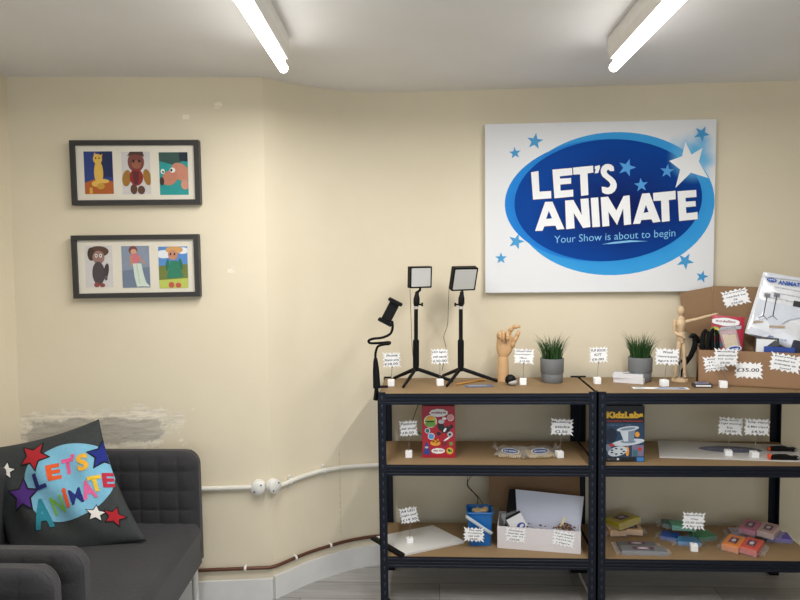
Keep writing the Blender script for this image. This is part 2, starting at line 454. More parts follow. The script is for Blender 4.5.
# ------------------------------------------------------------------ shelving units
ZS = [atY(490, y, Y_FRONT).z for y in (393.2, 464.8, 557.3)]     # top faces of the three boards, top shelf first
X0, X1 = atY(377.5, 393, Y_FRONT).x, atY(597.4, 393, Y_FRONT).x
UW = X1 - X0
def shelving_unit(x0, label):
    x1 = x0 + UW - .002
    t = thing('shelving_unit', label, 'shelving unit', ((x0 + x1) / 2, (Y_FRONT + Y_BACK) / 2, 0), 'metal shelving units side by side')
    W_, T_ = 0.033, 0.003
    for sx in (0, 1):
        for sy in (0, 1):
            mb = MB()
            xa = x0 if sx == 0 else x1; dx = 1 if sx == 0 else -1
            ya = Y_FRONT - .006 if sy == 0 else Y_BACK; dy = 1 if sy == 0 else -1
            h = ZS[0] + 0.006
            mb.box(min(xa, xa + dx * W_), max(xa, xa + dx * W_), min(ya, ya + dy * T_), max(ya, ya + dy * T_), 0.004, h)
            mb.box(min(xa, xa + dx * T_), max(xa, xa + dx * T_), min(ya, ya + dy * W_), max(ya, ya + dy * W_), 0.004, h)
            for k in range(int(h / 0.036)):
                z = 0.03 + k * 0.036
                f = facing((xa + dx * (W_ * .55), ya - (0.0006 if sy == 0 else -.0006), z))
                mb.poly(f, oval(0.0036, 0.0058, 10), 0, 1)
                mb.poly(f, rect(0.003, 0.010, 0, -0.007), 0, 1)
            p = mb.build('post', [NAVY, NAVY_HOLE], t)
            ft = MB().box(min(xa - dx * .002, xa + dx * .036), max(xa - dx * .002, xa + dx * .036), min(ya - dy * .002, ya + dy * .036), max(ya - dy * .002, ya + dy * .036), 0, 0.02)
            ft.build('foot', BLACK2, p)
    for zb in ZS:
        zt = zb - 0.0015
        for sy in (0, 1):
            ya = Y_FRONT - .002 if sy == 0 else Y_BACK - .004; dy = 1 if sy == 0 else -1
            pr = [(0, 0), (0, -.006), (-.003, -.008), (-.003, -.014), (0, -.016), (0, -.020), (-.003, -.022), (-.003, -.028), (0, -.030), (0, -.034), (-.002, -.036), (-.002, -.045), (.018, -.045), (.018, -.043), (.003, -.043), (.003, -.012), (.03, -.012), (.03, -.010), (.003, -.010), (.003, 0)]
            f = Fr((x0 + .026, ya, zt), (0, dy, 0), (0, 0, 1), (1, 0, 0))
            MB().prism(f, pr, 0, x1 - x0 - .052).build('beam', NAVY, t)
        for sx in (0, 1):
            xa = x0 + .004 if sx == 0 else x1 - .004; dx = 1 if sx == 0 else -1
            mb = MB()
            mb.box(min(xa, xa + dx * .003), max(xa, xa + dx * .003), Y_FRONT + .004, Y_BACK - .008, zt - .045, zt)
            mb.box(min(xa, xa + dx * .03), max(xa, xa + dx * .03), Y_FRONT + .004, Y_BACK - .008, zt - .012, zt - .010)
            mb.build('beam', NAVY, t)
        MB().box(x0 + .0045, x1 - .0045, Y_FRONT + .0015, Y_BACK - .0075, zb - .0095, zb).build('board', MDF, t)
    return t
shelving_unit(X0, 'dark navy metal shelving unit with brown boards, left one, beside the curved wall')
shelving_unit(X1 + .001, 'dark navy metal shelving unit with brown boards, right one, under the cardboard box')
def on(px, py, k): return atZ(px, py, ZS[k])

# ------------------------------------------------------------------ painted sign
YC = Y_WALL - 0.036
cTL, cBR = atY(485.2, 124.2, YC), atY(713.6, 291.0, YC)
cTR = atY(715.9, 119, YC); cBL = atY(485.2, 292.8, YC)
cx, cz = (cTL.x + cTR.x + cBL.x + cBR.x) / 4, (cTL.z + cTR.z + cBL.z + cBR.z) / 4
cw = ((cTR.x - cTL.x) + (cBR.x - cBL.x)) / 2; chh = ((cTL.z - cBL.z) + (cTR.z - cBR.z)) / 2
til = math.atan2((cTR.z - cTL.z + cBR.z - cBL.z) / 2, cw)
SF = facing((cx, YC, cz), til)
def sp(u, v): return SF.px(475 + u / 3.156, 110 + v / 3.156)
def sscale(u): return u / 3.156 / F_PX * YC
m, nt, b = nodes('white_canvas_airbrushed')
tc = nt.nodes.new('ShaderNodeNewGeometry')
gu, gv = sp(690, 150); gc = SF(gu, gv)
vd = nt.nodes.new('ShaderNodeVectorMath'); vd.operation = 'DISTANCE'; vd.inputs[1].default_value = gc
nt.links.new(tc.outputs['Position'], vd.inputs[0])
nz = nt.nodes.new('ShaderNodeTexNoise'); nz.inputs['Scale'].default_value = 9
nt.links.new(tc.outputs['Position'], nz.inputs['Vector'])
dd = math_node(nt, 'ADD', vd.outputs['Value'], math_node(nt, 'MULTIPLY', math_node(nt, 'SUBTRACT', nz.outputs['Fac'], 0.5), 0.12))
mr = nt.nodes.new('ShaderNodeMapRange'); mr.inputs['From Min'].default_value = 0.04; mr.inputs['From Max'].default_value = 0.135
mr.interpolation_type = 'SMOOTHSTEP'; nt.links.new(dd, mr.inputs['Value'])
mx = nt.nodes.new('ShaderNodeMix'); mx.data_type = 'RGBA'; mx.inputs['A'].default_value = lin((92, 178, 226)); mx.inputs['B'].default_value = lin((226, 227, 229))
nt.links.new(mr.outputs[0], mx.inputs['Factor']); nt.links.new(mx.outputs['Result'], b.inputs['Base Color']); b.inputs['Roughness'].default_value = 0.7
CANVAS = m
def radial(name, c0, c1, cen, r0, r1, sc=6.0):
    m, nt, b = nodes(name)
    g = nt.nodes.new('ShaderNodeNewGeometry')
    vm = nt.nodes.new('ShaderNodeVectorMath'); vm.operation = 'SUBTRACT'; vm.inputs[1].default_value = cen
    nt.links.new(g.outputs['Position'], vm.inputs[0])
    v2 = nt.nodes.new('ShaderNodeVectorMath'); v2.operation = 'MULTIPLY'; v2.inputs[1].default_value = (1, 1, 1.55)
    nt.links.new(vm.outputs[0], v2.inputs[0])
    ln = nt.nodes.new('ShaderNodeVectorMath'); ln.operation = 'LENGTH'; nt.links.new(v2.outputs[0], ln.inputs[0])
    nz = nt.nodes.new('ShaderNodeTexNoise'); nz.inputs['Scale'].default_value = sc; nt.links.new(g.outputs['Position'], nz.inputs['Vector'])
    d = math_node(nt, 'ADD', ln.outputs['Value'], math_node(nt, 'MULTIPLY', math_node(nt, 'SUBTRACT', nz.outputs['Fac'], 0.5), 0.12))
    mr = nt.nodes.new('ShaderNodeMapRange'); mr.inputs['From Min'].default_value = r0; mr.inputs['From Max'].default_value = r1
    nt.links.new(d, mr.inputs['Value'])
    mx = nt.nodes.new('ShaderNodeMix'); mx.data_type = 'RGBA'; mx.inputs['A'].default_value = lin(c0); mx.inputs['B'].default_value = lin(c1)
    nt.links.new(mr.outputs[0], mx.inputs['Factor'])
    ds = nt.nodes.new('ShaderNodeVectorMath'); ds.operation = 'DISTANCE'; ds.inputs[1].default_value = gc
    nt.links.new(g.outputs['Position'], ds.inputs[0])
    m2 = nt.nodes.new('ShaderNodeMapRange'); m2.inputs['From Min'].default_value = 0.05; m2.inputs['From Max'].default_value = 0.125; m2.interpolation_type = 'SMOOTHSTEP'
    nt.links.new(ds.outputs['Value'], m2.inputs['Value'])
    x2 = nt.nodes.new('ShaderNodeMix'); x2.data_type = 'RGBA'; x2.inputs['A'].default_value = lin((92, 170, 220))
    nt.links.new(m2.outputs[0], x2.inputs['Factor']); nt.links.new(mx.outputs['Result'], x2.inputs['B'])
    nt.links.new(x2.outputs['Result'], b.inputs['Base Color']); b.inputs['Roughness'].default_value = 0.7; b.inputs['Specular IOR Level'].default_value = 0.15
    return m
u0, v0 = sp(418, 300)
DKBLUE = radial('deep_blue_paint', (3, 24, 88), (0, 64, 148), SF(u0 + .06, v0 - .01), 0.08, 0.42)
MIDBLUE = radial('bright_blue_paint', (36, 134, 206), (62, 160, 222), SF(u0, v0), 0.30, 0.52)
MIDBLUE2 = radial('mid_blue_paint', (24, 100, 192), (40, 140, 218), SF(u0, v0), 0.30, 0.52)
STARBLUE = M('star_blue_paint', (62, 152, 206), 0.6); SIGNWHITE = M('sign_white_paint', (236, 236, 236), 0.6, var=.02)
TAGBLUE = M('pale_blue_paint', (120, 186, 226), 0.6)
STARDARK = M('star_blue_paint_soft', (70, 150, 214), 0.6)
mb = MB()
mb.box(-cw / 2, cw / 2, -chh / 2, chh / 2, -0.030, 0, 0, SF)
def so(px_c, a, bb, tilt, w_, mat, n=72):
    u, v = sp(*px_c); mb.poly(SF, oval(sscale(a) * .957, sscale(bb) * .985, n, u, v, tilt), w_, mat)
so((437, 297), 317, 222, R(1), 0.0004, 2)
so((401, 286), 311, 190, R(2), 0.0008, 3)
so((418, 286), 297, 189, R(2), 0.0011, 1)
def lp(k, pts):                            # letter outlines as painted
    ox = 525 if k == 1 else 610
    return [SF.px(ox + x / 7.5, 155 + y / 7.5) for x, y in pts][::-1]
LETTERS = [(1, [(45, 130), (100, 120), (108, 275), (195, 270), (197, 325), (60, 335)]),
  (1, [(205, 110), (352, 97), (355, 150), (260, 160), (262, 178), (345, 173), (345, 215), (264, 222), (266, 268), (360, 260), (362, 312), (220, 325)]),
  (1, [(360, 95), (510, 80), (512, 132), (468, 138), (475, 300), (420, 307), (412, 145), (362, 148)]),
  (1, [(524, 85), (560, 76), (562, 95), (548, 135), (522, 138), (530, 106), (522, 106)]),
  (1, [(668, 120), (664, 88), (645, 72), (622, 67), (600, 70), (580, 85), (567, 110), (568, 135), (580, 160), (605, 182), (628, 200), (640, 220), (634, 238), (618, 246), (598, 240), (574, 238), (578, 280), (600, 292), (622, 295), (650, 289), (672, 272), (686, 245), (687, 218), (676, 190), (655, 168), (630, 150), (614, 134), (612, 120), (622, 109), (640, 122)]),
  (1, [(75, 570), (150, 352), (205, 350), (295, 555), (240, 560), (228, 530), (145, 535), (130, 568)]),
  (1, [(300, 342), (362, 337), (425, 450), (415, 330), (475, 325), (490, 540), (435, 548), (365, 435), (372, 550), (308, 557)]),
  (1, [(492, 322), (548, 318), (562, 538), (505, 542)]),
  (1, [(567, 318), (622, 312), (684, 418), (738, 308), (783, 302), (795, 520), (742, 526), (735, 400), (690, 525), (625, 425), (632, 532), (580, 538)]),
  (2, [(172, 518), (240, 290), (295, 285), (378, 500), (322, 508), (310, 482), (235, 488), (225, 515)]),
  (2, [(322, 285), (490, 268), (492, 332), (440, 338), (447, 495), (388, 502), (382, 342), (325, 345)]),
  (2, [(505, 272), (645, 262), (648, 315), (565, 322), (567, 350), (640, 345), (643, 385), (568, 392), (572, 437), (655, 428), (657, 482), (518, 495)])]
for k, pts in LETTERS:
    mb.poly(SF, lp(k, [(x - 3, y + 4) for x, y in pts]), .0014, 6); mb.poly(SF, lp(k, [(x + 3, y - 2) for x, y in pts]), .0014, 6)
    mb.poly(SF, lp(k, pts), .0017, 4)
mb.poly(SF, lp(1, [(158, 480), (178, 418), (202, 475)]), .0020, 1); mb.poly(SF, lp(2, [(250, 435), (268, 375), (288, 428)]), .0020, 1)
ua, va = sp(250, 418); ub, vb = sp(632, 392)
mb.text(SF, 'Your Show is about to begin', ua, ub, va - .014, va + .030, 0.0014, 5, -0.004, shear=(vb - va) / (ub - ua) * .8)
sw = [(400, 424), (440, 416), (490, 411), (546, 414), (492, 417), (440, 422)]
mb.poly(SF, [sp(*q) for q in sw][::-1], 0.0014, 5)
for u, v, r_, ro, mt in ((189, 99, 26, .15, 7), (126, 136, 19, -.1, 7), (479, 182, 28, .3, 8), (524, 237, 22, -.1, 8), (606, 193, 22, .1, 8), (715, 75, 25, .5, 7), (130, 415, 26, .3, 7), (82, 468, 19, 0, 7), (663, 477, 27, .5, 7), (716, 526, 20, .25, 7)):
    cu_, cv_ = sp(u, v); mb.poly(SF, star(sscale(r_), .4, ro, 5, cu_, cv_)[::-1], 0.0014, mt)
cu_, cv_ = sp(674, 172)
pts = [(663, 100), (683, 141), (718, 119), (706, 163), (736, 215), (681, 198), (632, 246), (647, 188), (612, 161), (653, 146)]
mb.poly(SF, [sp(*q) for q in pts][::-1], 0.0018, 4)
o = mb.build('painted_sign', [CANVAS, DKBLUE, MIDBLUE, MIDBLUE2, SIGNWHITE, TAGBLUE, M('letter_edge', (10, 22, 60), .7), STARBLUE, STARDARK], base=(cx, YC, cz))
tag(o, 'large white canvas sign with blue oval and white lettering on the back wall', 'sign')

# ------------------------------------------------------------------ framed pictures
FRAME = M('dark_grey_frame_wood', (50, 48, 47), 0.5, var=.12)
MAT = M('cream_mount_card', (226, 219, 203), 0.85, var=.02)
SKIN_ = {}
def col(rgb): return M('print_%d_%d_%d' % rgb, rgb, 0.35, var=.1, scale=40)
wn = nAB.copy()
def picture_frame(c0, c1, photos, label):
    """c0, c1: pixel corners; photos: list of (pixel rect, background shapes)"""
    nW = nAB
    o_ = along((c0[0] + c1[0]) / 2, (c0[1] + c1[1]) / 2) + nW * 0.036
    fr = Fr(o_, dAB, (0, 0, 1), nW)
    a_, b_ = fr.px(*c0), fr.px(*c1)
    w_, h_ = b_[0] - a_[0], a_[1] - b_[1]
    cu, cv = (a_[0] + b_[0]) / 2, (a_[1] + b_[1]) / 2
    fr = Fr(fr(cu, cv), dAB, (0, 0, 1), nW)
    t = thing('picture_frame', label, 'picture', fr(0, -h_ / 2, -.035), 'framed picture trios on the angled wall')
    bw, dp = 0.020, 0.035
    mb = MB()
    for (ua, ub, va, vb) in ((-w_ / 2, w_ / 2, h_ / 2 - bw, h_ / 2), (-w_ / 2, w_ / 2, -h_ / 2, -h_ / 2 + bw), (-w_ / 2, -w_ / 2 + bw, -h_ / 2 + bw, h_ / 2 - bw), (w_ / 2 - bw, w_ / 2, -h_ / 2 + bw, h_ / 2 - bw)):
        mb.box(ua, ub, va, vb, -dp, 0, 0, fr)
    mb.build('frame', FRAME, t)
    MB().box(-w_ / 2 + bw, w_ / 2 - bw, -h_ / 2 + bw, h_ / 2 - bw, -.033, -.012, 0, fr).build('mount', MAT, t)
    for pr, shapes in photos:
        pa, pb = fr.px(pr[0], pr[1]), fr.px(pr[2], pr[3])
        pw, ph = pb[0] - pa[0], pa[1] - pb[1]
        mats, mb = [], MB()
        def mi(rgb):
            m_ = col(rgb)
            if m_ not in mats: mats.append(m_)
            return mats.index(m_)
        mb.box(pa[0], pb[0], pb[1], pa[1], -.0118, -.0112, mi(shapes[0]), fr)
        for k, s_ in enumerate(shapes[1:]):
            rgb, kind, d = s_
            if kind == 'o': pts = [(min(1, max(0, u)), min(1, max(0, v))) for u, v in oval(d[2], d[3], 20, d[0], d[1], d[4] if len(d) > 4 else 0)]
            else: pts = d
            mb.poly(fr, [(pa[0] + u * pw, pa[1] - v * ph) for u, v in pts][::(1 if kind == 'o' else 1)], -.0110 + k * .00012, mi(rgb))
        mb.build('photo', mats, t)
def fx(u, v): return 60 + u / 3.427, 130 + v / 3.429
def fr_px(a, b, c, d): return fx(a, b) + fx(c, d)
Y1 = (222, 180, 84); BR = (120, 72, 44); RD = (140, 40, 36)
P1 = [(40, 62, 128), ((24, 40, 84), 'p', [(.55, 0), (1, 0), (1, .6), (.6, .6)]), ((176, 92, 40), 'p', [(0, .74), (.3, .66), (1, .7), (1, 1), (0, 1)]),
      (Y1, 'o', (.5, .5, .16, .28)), (Y1, 'o', (.48, .18, .16, .12)), (Y1, 'p', [(.34, .14), (.38, .02), (.46, .1)]), (Y1, 'p', [(.54, .1), (.66, .06), (.62, .17)]),
      (Y1, 'o', (.4, .76, .16, .07)), (Y1, 'o', (.66, .7, .2, .05)), ((196, 150, 60), 'o', (.56, .82, .14, .07)), ((50, 36, 24), 'o', (.42, .16, .025, .02)), ((50, 36, 24), 'o', (.54, .16, .025, .02)),
      ((214, 168, 70), 'p', [(.16, .86), (.26, .84), (.28, .98), (.17, 1)])]
P2 = [(206, 202, 200), ((120, 66, 60), 'o', (.5, .24, .29, .24)), ((76, 52, 46), 'p', [(.2, .1), (.3, 0), (.75, 0), (.8, .12), (.5, .06)]), ((150, 92, 70), 'o', (.52, .3, .17, .1)),
      ((158, 112, 46), 'o', (.16, .62, .15, .2, .4)), ((158, 112, 46), 'o', (.88, .6, .13, .2, -.4)), (RD, 'o', (.5, .6, .24, .2)), ((92, 34, 40), 'p', [(.36, .46), (.6, .46), (.56, .76), (.42, .76)]),
      ((92, 60, 46), 'o', (.4, .88, .12, .12)), ((92, 60, 46), 'o', (.66, .9, .13, .1)), ((20, 18, 18), 'o', (.42, .22, .04, .035)), ((20, 18, 18), 'o', (.62, .22, .04, .035))]
P3 = [(40, 150, 148), ((54, 84, 78), 'p', [(0, 0), (1, 0), (1, .16), (.5, .3), (0, .2)]), ((28, 40, 52), 'p', [(.7, 0), (1, 0), (1, .22), (.72, .2)]), ((196, 132, 108), 'o', (.74, .46, .34, .2, .3)), ((190, 124, 100), 'o', (.36, .6, .28, .17, -.2)),
      ((204, 144, 120), 'o', (.88, .76, .14, .12)), ((60, 46, 48), 'o', (.08, .68, .08, .1)), ((236, 232, 226), 'o', (.12, .45, .07, .06)), ((236, 232, 226), 'o', (.46, .42, .1, .06)), ((24, 22, 22), 'o', (.42, .42, .04, .035)), ((24, 22, 22), 'o', (.13, .46, .03, .03))]
P4 = [(208, 204, 202), ((84, 58, 46), 'o', (.5, .14, .38, .13)), ((66, 46, 38), 'o', (.24, .2, .14, .16)), ((152, 118, 108), 'o', (.5, .28, .22, .16)), ((74, 66, 70), 'o', (.48, .66, .23, .28)), ((64, 57, 62), 'o', (.76, .62, .09, .2, .3)), ((96, 88, 90), 'o', (.74, .78, .06, .06)),
      ((140, 70, 66), 'o', (.4, .94, .1, .06)), ((140, 70, 66), 'o', (.6, .95, .1, .05)), ((240, 240, 238), 'o', (.42, .24, .05, .045)), ((240, 240, 238), 'o', (.58, .24, .05, .045)), ((20, 20, 22), 'o', (.42, .24, .025, .025)), ((20, 20, 22), 'o', (.58, .24, .025, .025))]
P5 = [(134, 146, 164), ((110, 124, 146), 'p', [(0, .6), (1, .5), (1, 1), (0, 1)]), ((120, 64, 58), 'o', (.42, .1, .16, .1)), ((206, 160, 130), 'o', (.44, .14, .11, .07)), ((204, 116, 124), 'o', (.48, .3, .18, .12)), ((192, 140, 116), 'p', [(.28, .24), (.36, .24), (.4, .48), (.32, .46)]), ((192, 140, 116), 'p', [(.6, .24), (.68, .26), (.86, .42), (.8, .44)]),
      ((208, 220, 206), 'p', [(.4, .42), (.7, .42), (.78, .7), (.86, .88), (1, .98), (.68, .97), (.52, .98), (.44, .74)]), ((190, 204, 192), 'p', [(.5, .44), (.56, .44), (.66, .9), (.6, .9)])]
P6 = [(86, 138, 200), ((226, 230, 236), 'o', (.2, .18, .3, .1)), ((226, 230, 236), 'o', (.84, .1, .2, .08)), ((112, 122, 56), 'p', [(0, .46), (1, .42), (1, 1), (0, 1)]), ((186, 196, 90), 'p', [(0, .8), (1, .76), (1, 1), (0, 1)]), ((206, 156, 96), 'o', (.55, .08, .3, .09)), ((196, 136, 108), 'o', (.5, .2, .17, .12)), ((46, 124, 96), 'p', [(.4, .34), (.66, .34), (.84, .74), (.26, .76)]),
      ((40, 112, 86), 'o', (.3, .44, .06, .14, .2)), ((40, 112, 86), 'o', (.76, .42, .06, .14, -.3)), ((190, 84, 72), 'o', (.42, .92, .1, .07)), ((190, 84, 72), 'o', (.66, .93, .1, .06)), ((36, 32, 30), 'o', (.42, .18, .03, .03)), ((36, 32, 30), 'o', (.56, .18, .03, .03))]
picture_frame(fx(30, 35), fx(481, 254), [(fr_px(76, 72, 181, 218), P1), (fr_px(206, 73, 310, 219), P2), (fr_px(335, 75, 439, 221), P3)],
              'dark framed trio of clay figure photos, upper one, with yellow figure on blue at left')
picture_frame(fx(36, 362), fx(480, 571), [(fr_px(79, 397, 180, 539), P4), (fr_px(206, 398, 307, 540), P5), (fr_px(333, 400, 438, 542), P6)],
              'dark framed trio of clay figure photos, lower one, with green dressed figure at right')

# ------------------------------------------------------------------ pipes on the wall
ZP = along(225, 487).z
PIPE = M('white_conduit', (222, 218, 208), 0.45)
arcP = offset(lean(arc, ZP, True), 0.014)
s0 = along(120, 487); s0.z = ZP; s1 = along(259, 487); s1.z = ZP
s0 += nAB * .013; s1 += nAB * .013
t = thing('conduit_pipe', 'straight white conduit pipe on the angled wall, from behind the sofa to its round box', 'pipe', (s0.x, s0.y, ZP))
MB().tube([s0, s1 - dAB * .02], 0.0105, 12).build('pipe', PIPE, t)
def junction(t, c, n, px=None):
    u = Vector((-n.y, n.x, 0))
    f = Fr(c, u, (0, 0, 1), n)
    mb = MB(); prof = [(0.030, -.012), (0.030, .018), (0.027, .022), (0.0005, .022)]
    mb.lathe(prof, n=28, fr=f)
    o = mb.build('junction_box', WHITE_PLASTIC, t)
    for q in ((-.014, -.014), (.014, .014)):
        MB().lathe([(0.0035, .0215), (.0035, .0228), (.0002, .0230)], n=10, fr=Fr(f(q[0], q[1]), u, (0, 0, 1), n)).build('screw', INK, o)
junction(t, s1, nAB)
# curved conduit along the bend
i0 = 0
cp = [Vector((q.x, q.y, ZP)) for q in arcP[i0:]]
cp.append(Vector((cp[-1].x + .5, Y_WALL - .014, ZP)))
PATH = ((262, 487), (281, 485.5), (290, 481.5), (300, 477.3), (320, 471.2), (340, 467.6), (360, 465.8), (378, 465.2), (900, 463))
def photo_height(q, path):
    d = CROT.transposed() @ (q - Vector((0, 0, CAM_Z))); x = 400 - F_PX * d.x / d.z
    for (xa, ya), (xb, yb) in zip(path, path[1:]):
        if xa <= x <= xb: return atY(x, ya + (yb - ya) * (x - xa) / (xb - xa), q.y).z
    return q.z
for q in cp: q.z = photo_height(q, PATH)
cp[-1].z = cp[-2].z
t = thing('conduit_pipe', 'white conduit pipe bending along the curved wall to behind the shelving', 'pipe', tuple(cp[3]))
MB().tube(cp, 0.0105, 12).build('pipe', PIPE, t)
d0 = (arc[1] - arc[0]).normalized()
junction(t, cp[0] + Vector((0, 0, 0.002)), Vector((d0.y, -d0.x, 0)))
def clip(t, p, d, r, mat, lug=.016):
    n = Vector((d.y, -d.x, 0)); mb = MB()
    f = Fr(p, d, (0, 0, 1), n)
    mb.tube([f(-.005, 0), f(.005, 0)], r * 1.35, 12)
    mb.box(-.005, .005, -lug, lug, -.012, -.006, 0, f)
    mb.lathe([(0.0055, -.008), (0.0055, -.002), (.0003, -.001)], n=10, fr=Fr(f(0, lug), d, (0, 0, 1), n))
    mb.lathe([(0.0055, -.008), (0.0055, -.002), (.0003, -.001)], n=10, fr=Fr(f(0, -lug), d, (0, 0, 1), n))
    mb.build('clip', mat, t)
for k in (4, 12): clip(t, Vector((arcP[k].x, arcP[k].y, cp[k].z)), (arc[k + 1] - arc[k]).normalized(), .0105, WHITE_PLASTIC, .022)
ZQ = along(235, 567.5).z
COPPER = M('brown_copper_pipe', (96, 60, 44), 0.42, 0.3, var=.15)
bp_ = [along(150, 567) + nAB * .013, along(240, 567) + nAB * .013]
for q in bp_: q.z = ZQ
bp_ += [lean([cB], ZQ)[0] + Vector((0, 0, ZQ)) + nAB * .014 - dAB * .012]
arcB = offset(lean(arc, ZQ, True), .012)
bp_ += [Vector((q.x, q.y, ZQ)) for q in arcB[1:]] + [Vector((a1.x + .5, Y_WALL - .012, ZQ))]
t = thing('copper_pipe', 'thin brown copper pipe running just above the skirting round the curved wall', 'pipe', tuple(bp_[0]))
MB().tube(bp_, 0.0075, 12).build('pipe', COPPER, t)
q = along(246, 567) + nAB * .013; q.z = ZQ
clip(t, q, dAB, .0075, WHITE_PLASTIC, .008)
for k in (5, 13): clip(t, Vector((arcB[k].x, arcB[k].y, ZQ)), (arc[k + 1] - arc[k]).normalized(), .0075, WHITE_PLASTIC, .008)

# ------------------------------------------------------------------ sofas
SOFA = M('charcoal_velvet', (47, 46, 49), 0.85, var=.42, scale=7, bump=.35, bscale=120)
b_ = SOFA.node_tree.nodes['Principled BSDF']; b_.inputs['Sheen Weight'].default_value = 0.12; b_.inputs['Sheen Roughness'].default_value = 0.5
def quilt_arm(mb, x0, x1, z0, z1, yn, yf, cell=0.078, r=0.06, quilt=True):
    """arm slab from x0 to x1, near face yn, far face yf, with a rounded top front corner"""
    def outline(s, tt):
        z = z0 + (z1 - z0) * tt
        xm = x1
        if z > z1 - r: xm = x1 - r + math.sqrt(max(0, r * r - (z - (z1 - r)) ** 2))
        return x0 + (xm - x0) * s, z
    def q(x, z):
        if not quilt: return 0
        a = abs(math.sin(PI * (x1 - x) / cell)) ** .28; b2 = abs(math.sin(PI * (z1 - z) / cell)) ** .28
        e = min(1, (z1 - z) / .05) * min(1, max(0, (x1 - x) / .05))
        return 0.011 * a * b2 * e
    nu, nv = 170, 90
    def edge(s, tt):
        x, z = outline(s, tt)
        k = min((x1 - x) if True else 1, (z1 - z)) / .02
        k = max(0, min(1, min(1 - s, 1 - tt) * 18))
        return 0.016 * (1 - math.sqrt(max(0, 1 - (1 - k) ** 2)))
    mb.grid(lambda s, tt: Vector((*outline(s, tt)[:1], yn + edge(s, tt) + .010 - q(*outline(s, tt)), outline(s, tt)[1])), nu, nv)
    mb.grid(lambda s, tt: Vector((outline(1 - s, tt)[0], yf - edge(1 - s, tt) - .010 + q(*outline(1 - s, tt)), outline(1 - s, tt)[1])), nu, nv)
    ring = [outline(1, k / nv) for k in range(nv + 1)] + [outline(1 - k / nu, 1) for k in range(1, nu + 1)]
    n = len(ring)
    vs = [Vector((x, yn + .026, z)) for x, z in ring] + [Vector((x, yf - .026, z)) for x, z in ring]
    mb.add(vs, [(i, i + 1, n + i + 1, n + i) for i in range(n - 1)], 0, True)
    mb.box(x0, x1 - .02, yn + .02, yf - .02, z0 - .003, z0)
YF_ARM = 2.435; TA = 0.078
ZA = atY(150, 447, YF_ARM + TA).z; ZB = atY(203, 563, YF_ARM).z; ZSEAT = atY(195, 524, YF_ARM).z
def sofa(xf, y_far, y_near, label, dx=0.0):
    """faces right (+X); its far arm ends at y_far, its near arm's near face is y_near"""
    xb = XL + .03; ta = TA
    t = thing('sofa', label, 'sofa', ((xb + xf) / 2, (y_far + y_near) / 2, 0), 'charcoal sofas along the left wall')
    mb = MB(); quilt_arm(mb, xb + .01, xf, ZB, ZA, y_far - ta, y_far); mb.build('arm', SOFA, t)
    mb = MB(); quilt_arm(mb, xb + .01, xf + dx, ZB, ZA, y_near, y_near + ta); mb.build('arm', SOFA, t)
    ya, yb = y_near + ta - .004, y_far - ta + .006
    s = MB()
    def seat(u, v):
        x = xb + .08 + (xf + (dx + .03) * (1 - v) + .010 - xb - .08) * u; y = ya + (yb - ya) * v
        z = ZSEAT + .012 * math.sin(PI * min(1, u * 1.0)) * math.sin(PI * v)
        e = max(0, (u - .94) / .06); z -= 0.03 * (1 - math.sqrt(max(0, 1 - e * e)))
        return Vector((x, y, z))
    s.grid(seat, 40, 40)
    xe = xf + .010
    s.grid(lambda u, v: Vector((xe + (dx + .03) * (1 - u) - .004 * math.sin(PI * v), ya + (yb - ya) * u, ZSEAT - .03 - (ZSEAT - .03 - ZB) * v)), 20, 8)
    s.box(xb + .08, xe - .006, ya + .002, yb - .002, ZB, ZSEAT - .033)
    s.build('seat', SOFA, t)
    bk = MB(); bk.box(xb, xb + .10, y_near + .01, y_far - .01, ZB, ZA - .01)
    bk.build('backrest', SOFA, t, bevel=.03, seg=4)
    for xx in (xf - .03, xb + .05):
        for yy in (y_far - .05, y_near + .05):
            MB().tube([(xx, yy, ZB + .002), (xx, yy, 0)], 0.0125, 14).build('leg', WHITE_PAINT, t)
    return t
XF = atY(202.5, 500, YF_ARM + TA - .02).x
yn1 = atZ(40, 541, ZA).y
yn2f = min(atZ(25, 558.5, ZA).y, yn1 - TA - .006)
sofa(XF, YF_ARM + TA, yn1 - TA, 'charcoal quilted two seat sofa holding the big lettered cushion, against the angled wall', atY(87, 560, yn1 - TA * .5).x - XF)
sofa(atY(60, 590, yn2f - .03).x, yn2f, yn2f - 1.1, 'charcoal sofa nearest the camera, only its arm corner in view at bottom left')

# ------------------------------------------------------------------ cushion
DENIM = M('dark_denim', (56, 60, 61), 0.9, var=.18, scale=60, bump=.4, bscale=260)
TRp = atY(99, 419, 2.43); BRp = atZ(147, 541, ZSEAT + .015)
V_ = (TRp - BRp).normalized()
TLg = atY(-26, 450, 2.36)
LU = (TRp - TLg).length; U_ = (TRp - TLg).normalized()
Lp = (TRp - BRp).length
cC = (TRp + BRp) / 2 - U_ * (LU / 2)
N_ = U_.cross(V_).normalized()
if N_.y > 0: N_ = -N_
PF = Fr(cC, U_, V_, N_)
HL = Lp / 2; HU = LU / 2; TH = 0.075
def pil(u, v, off=0.0, side=1):
    """u, v in -1..1 across the cushion"""
    a = max(0, 1 - abs(u) ** 2.2); c = max(0, 1 - abs(v) ** 2.2)
    h = TH * (a * c) ** 0.55
    wr = 0.007 * math.sin(9 * u + 4 * v) * a * c + .006 * math.sin(5 * v - 7 * u) * a * c
    x = u * (1 - .10 * (1 - v * v)); y = v * (1 - .09 * (1 - u * u))
    y -= .18 * ((1 - u) / 2) ** 2 * ((1 - v) / 2) ** 2
    return PF(x * HU, y * HL, side * (h + off) + wr * side)
t = thing('cushion', 'large dark grey cushion with felt stars and colourful lettering on the sofa', 'cushion', tuple(PF(0, -HL, 0)))
mb = MB()
mb.grid(lambda s, q: pil(s * 2 - 1, q * 2 - 1), 48, 48)
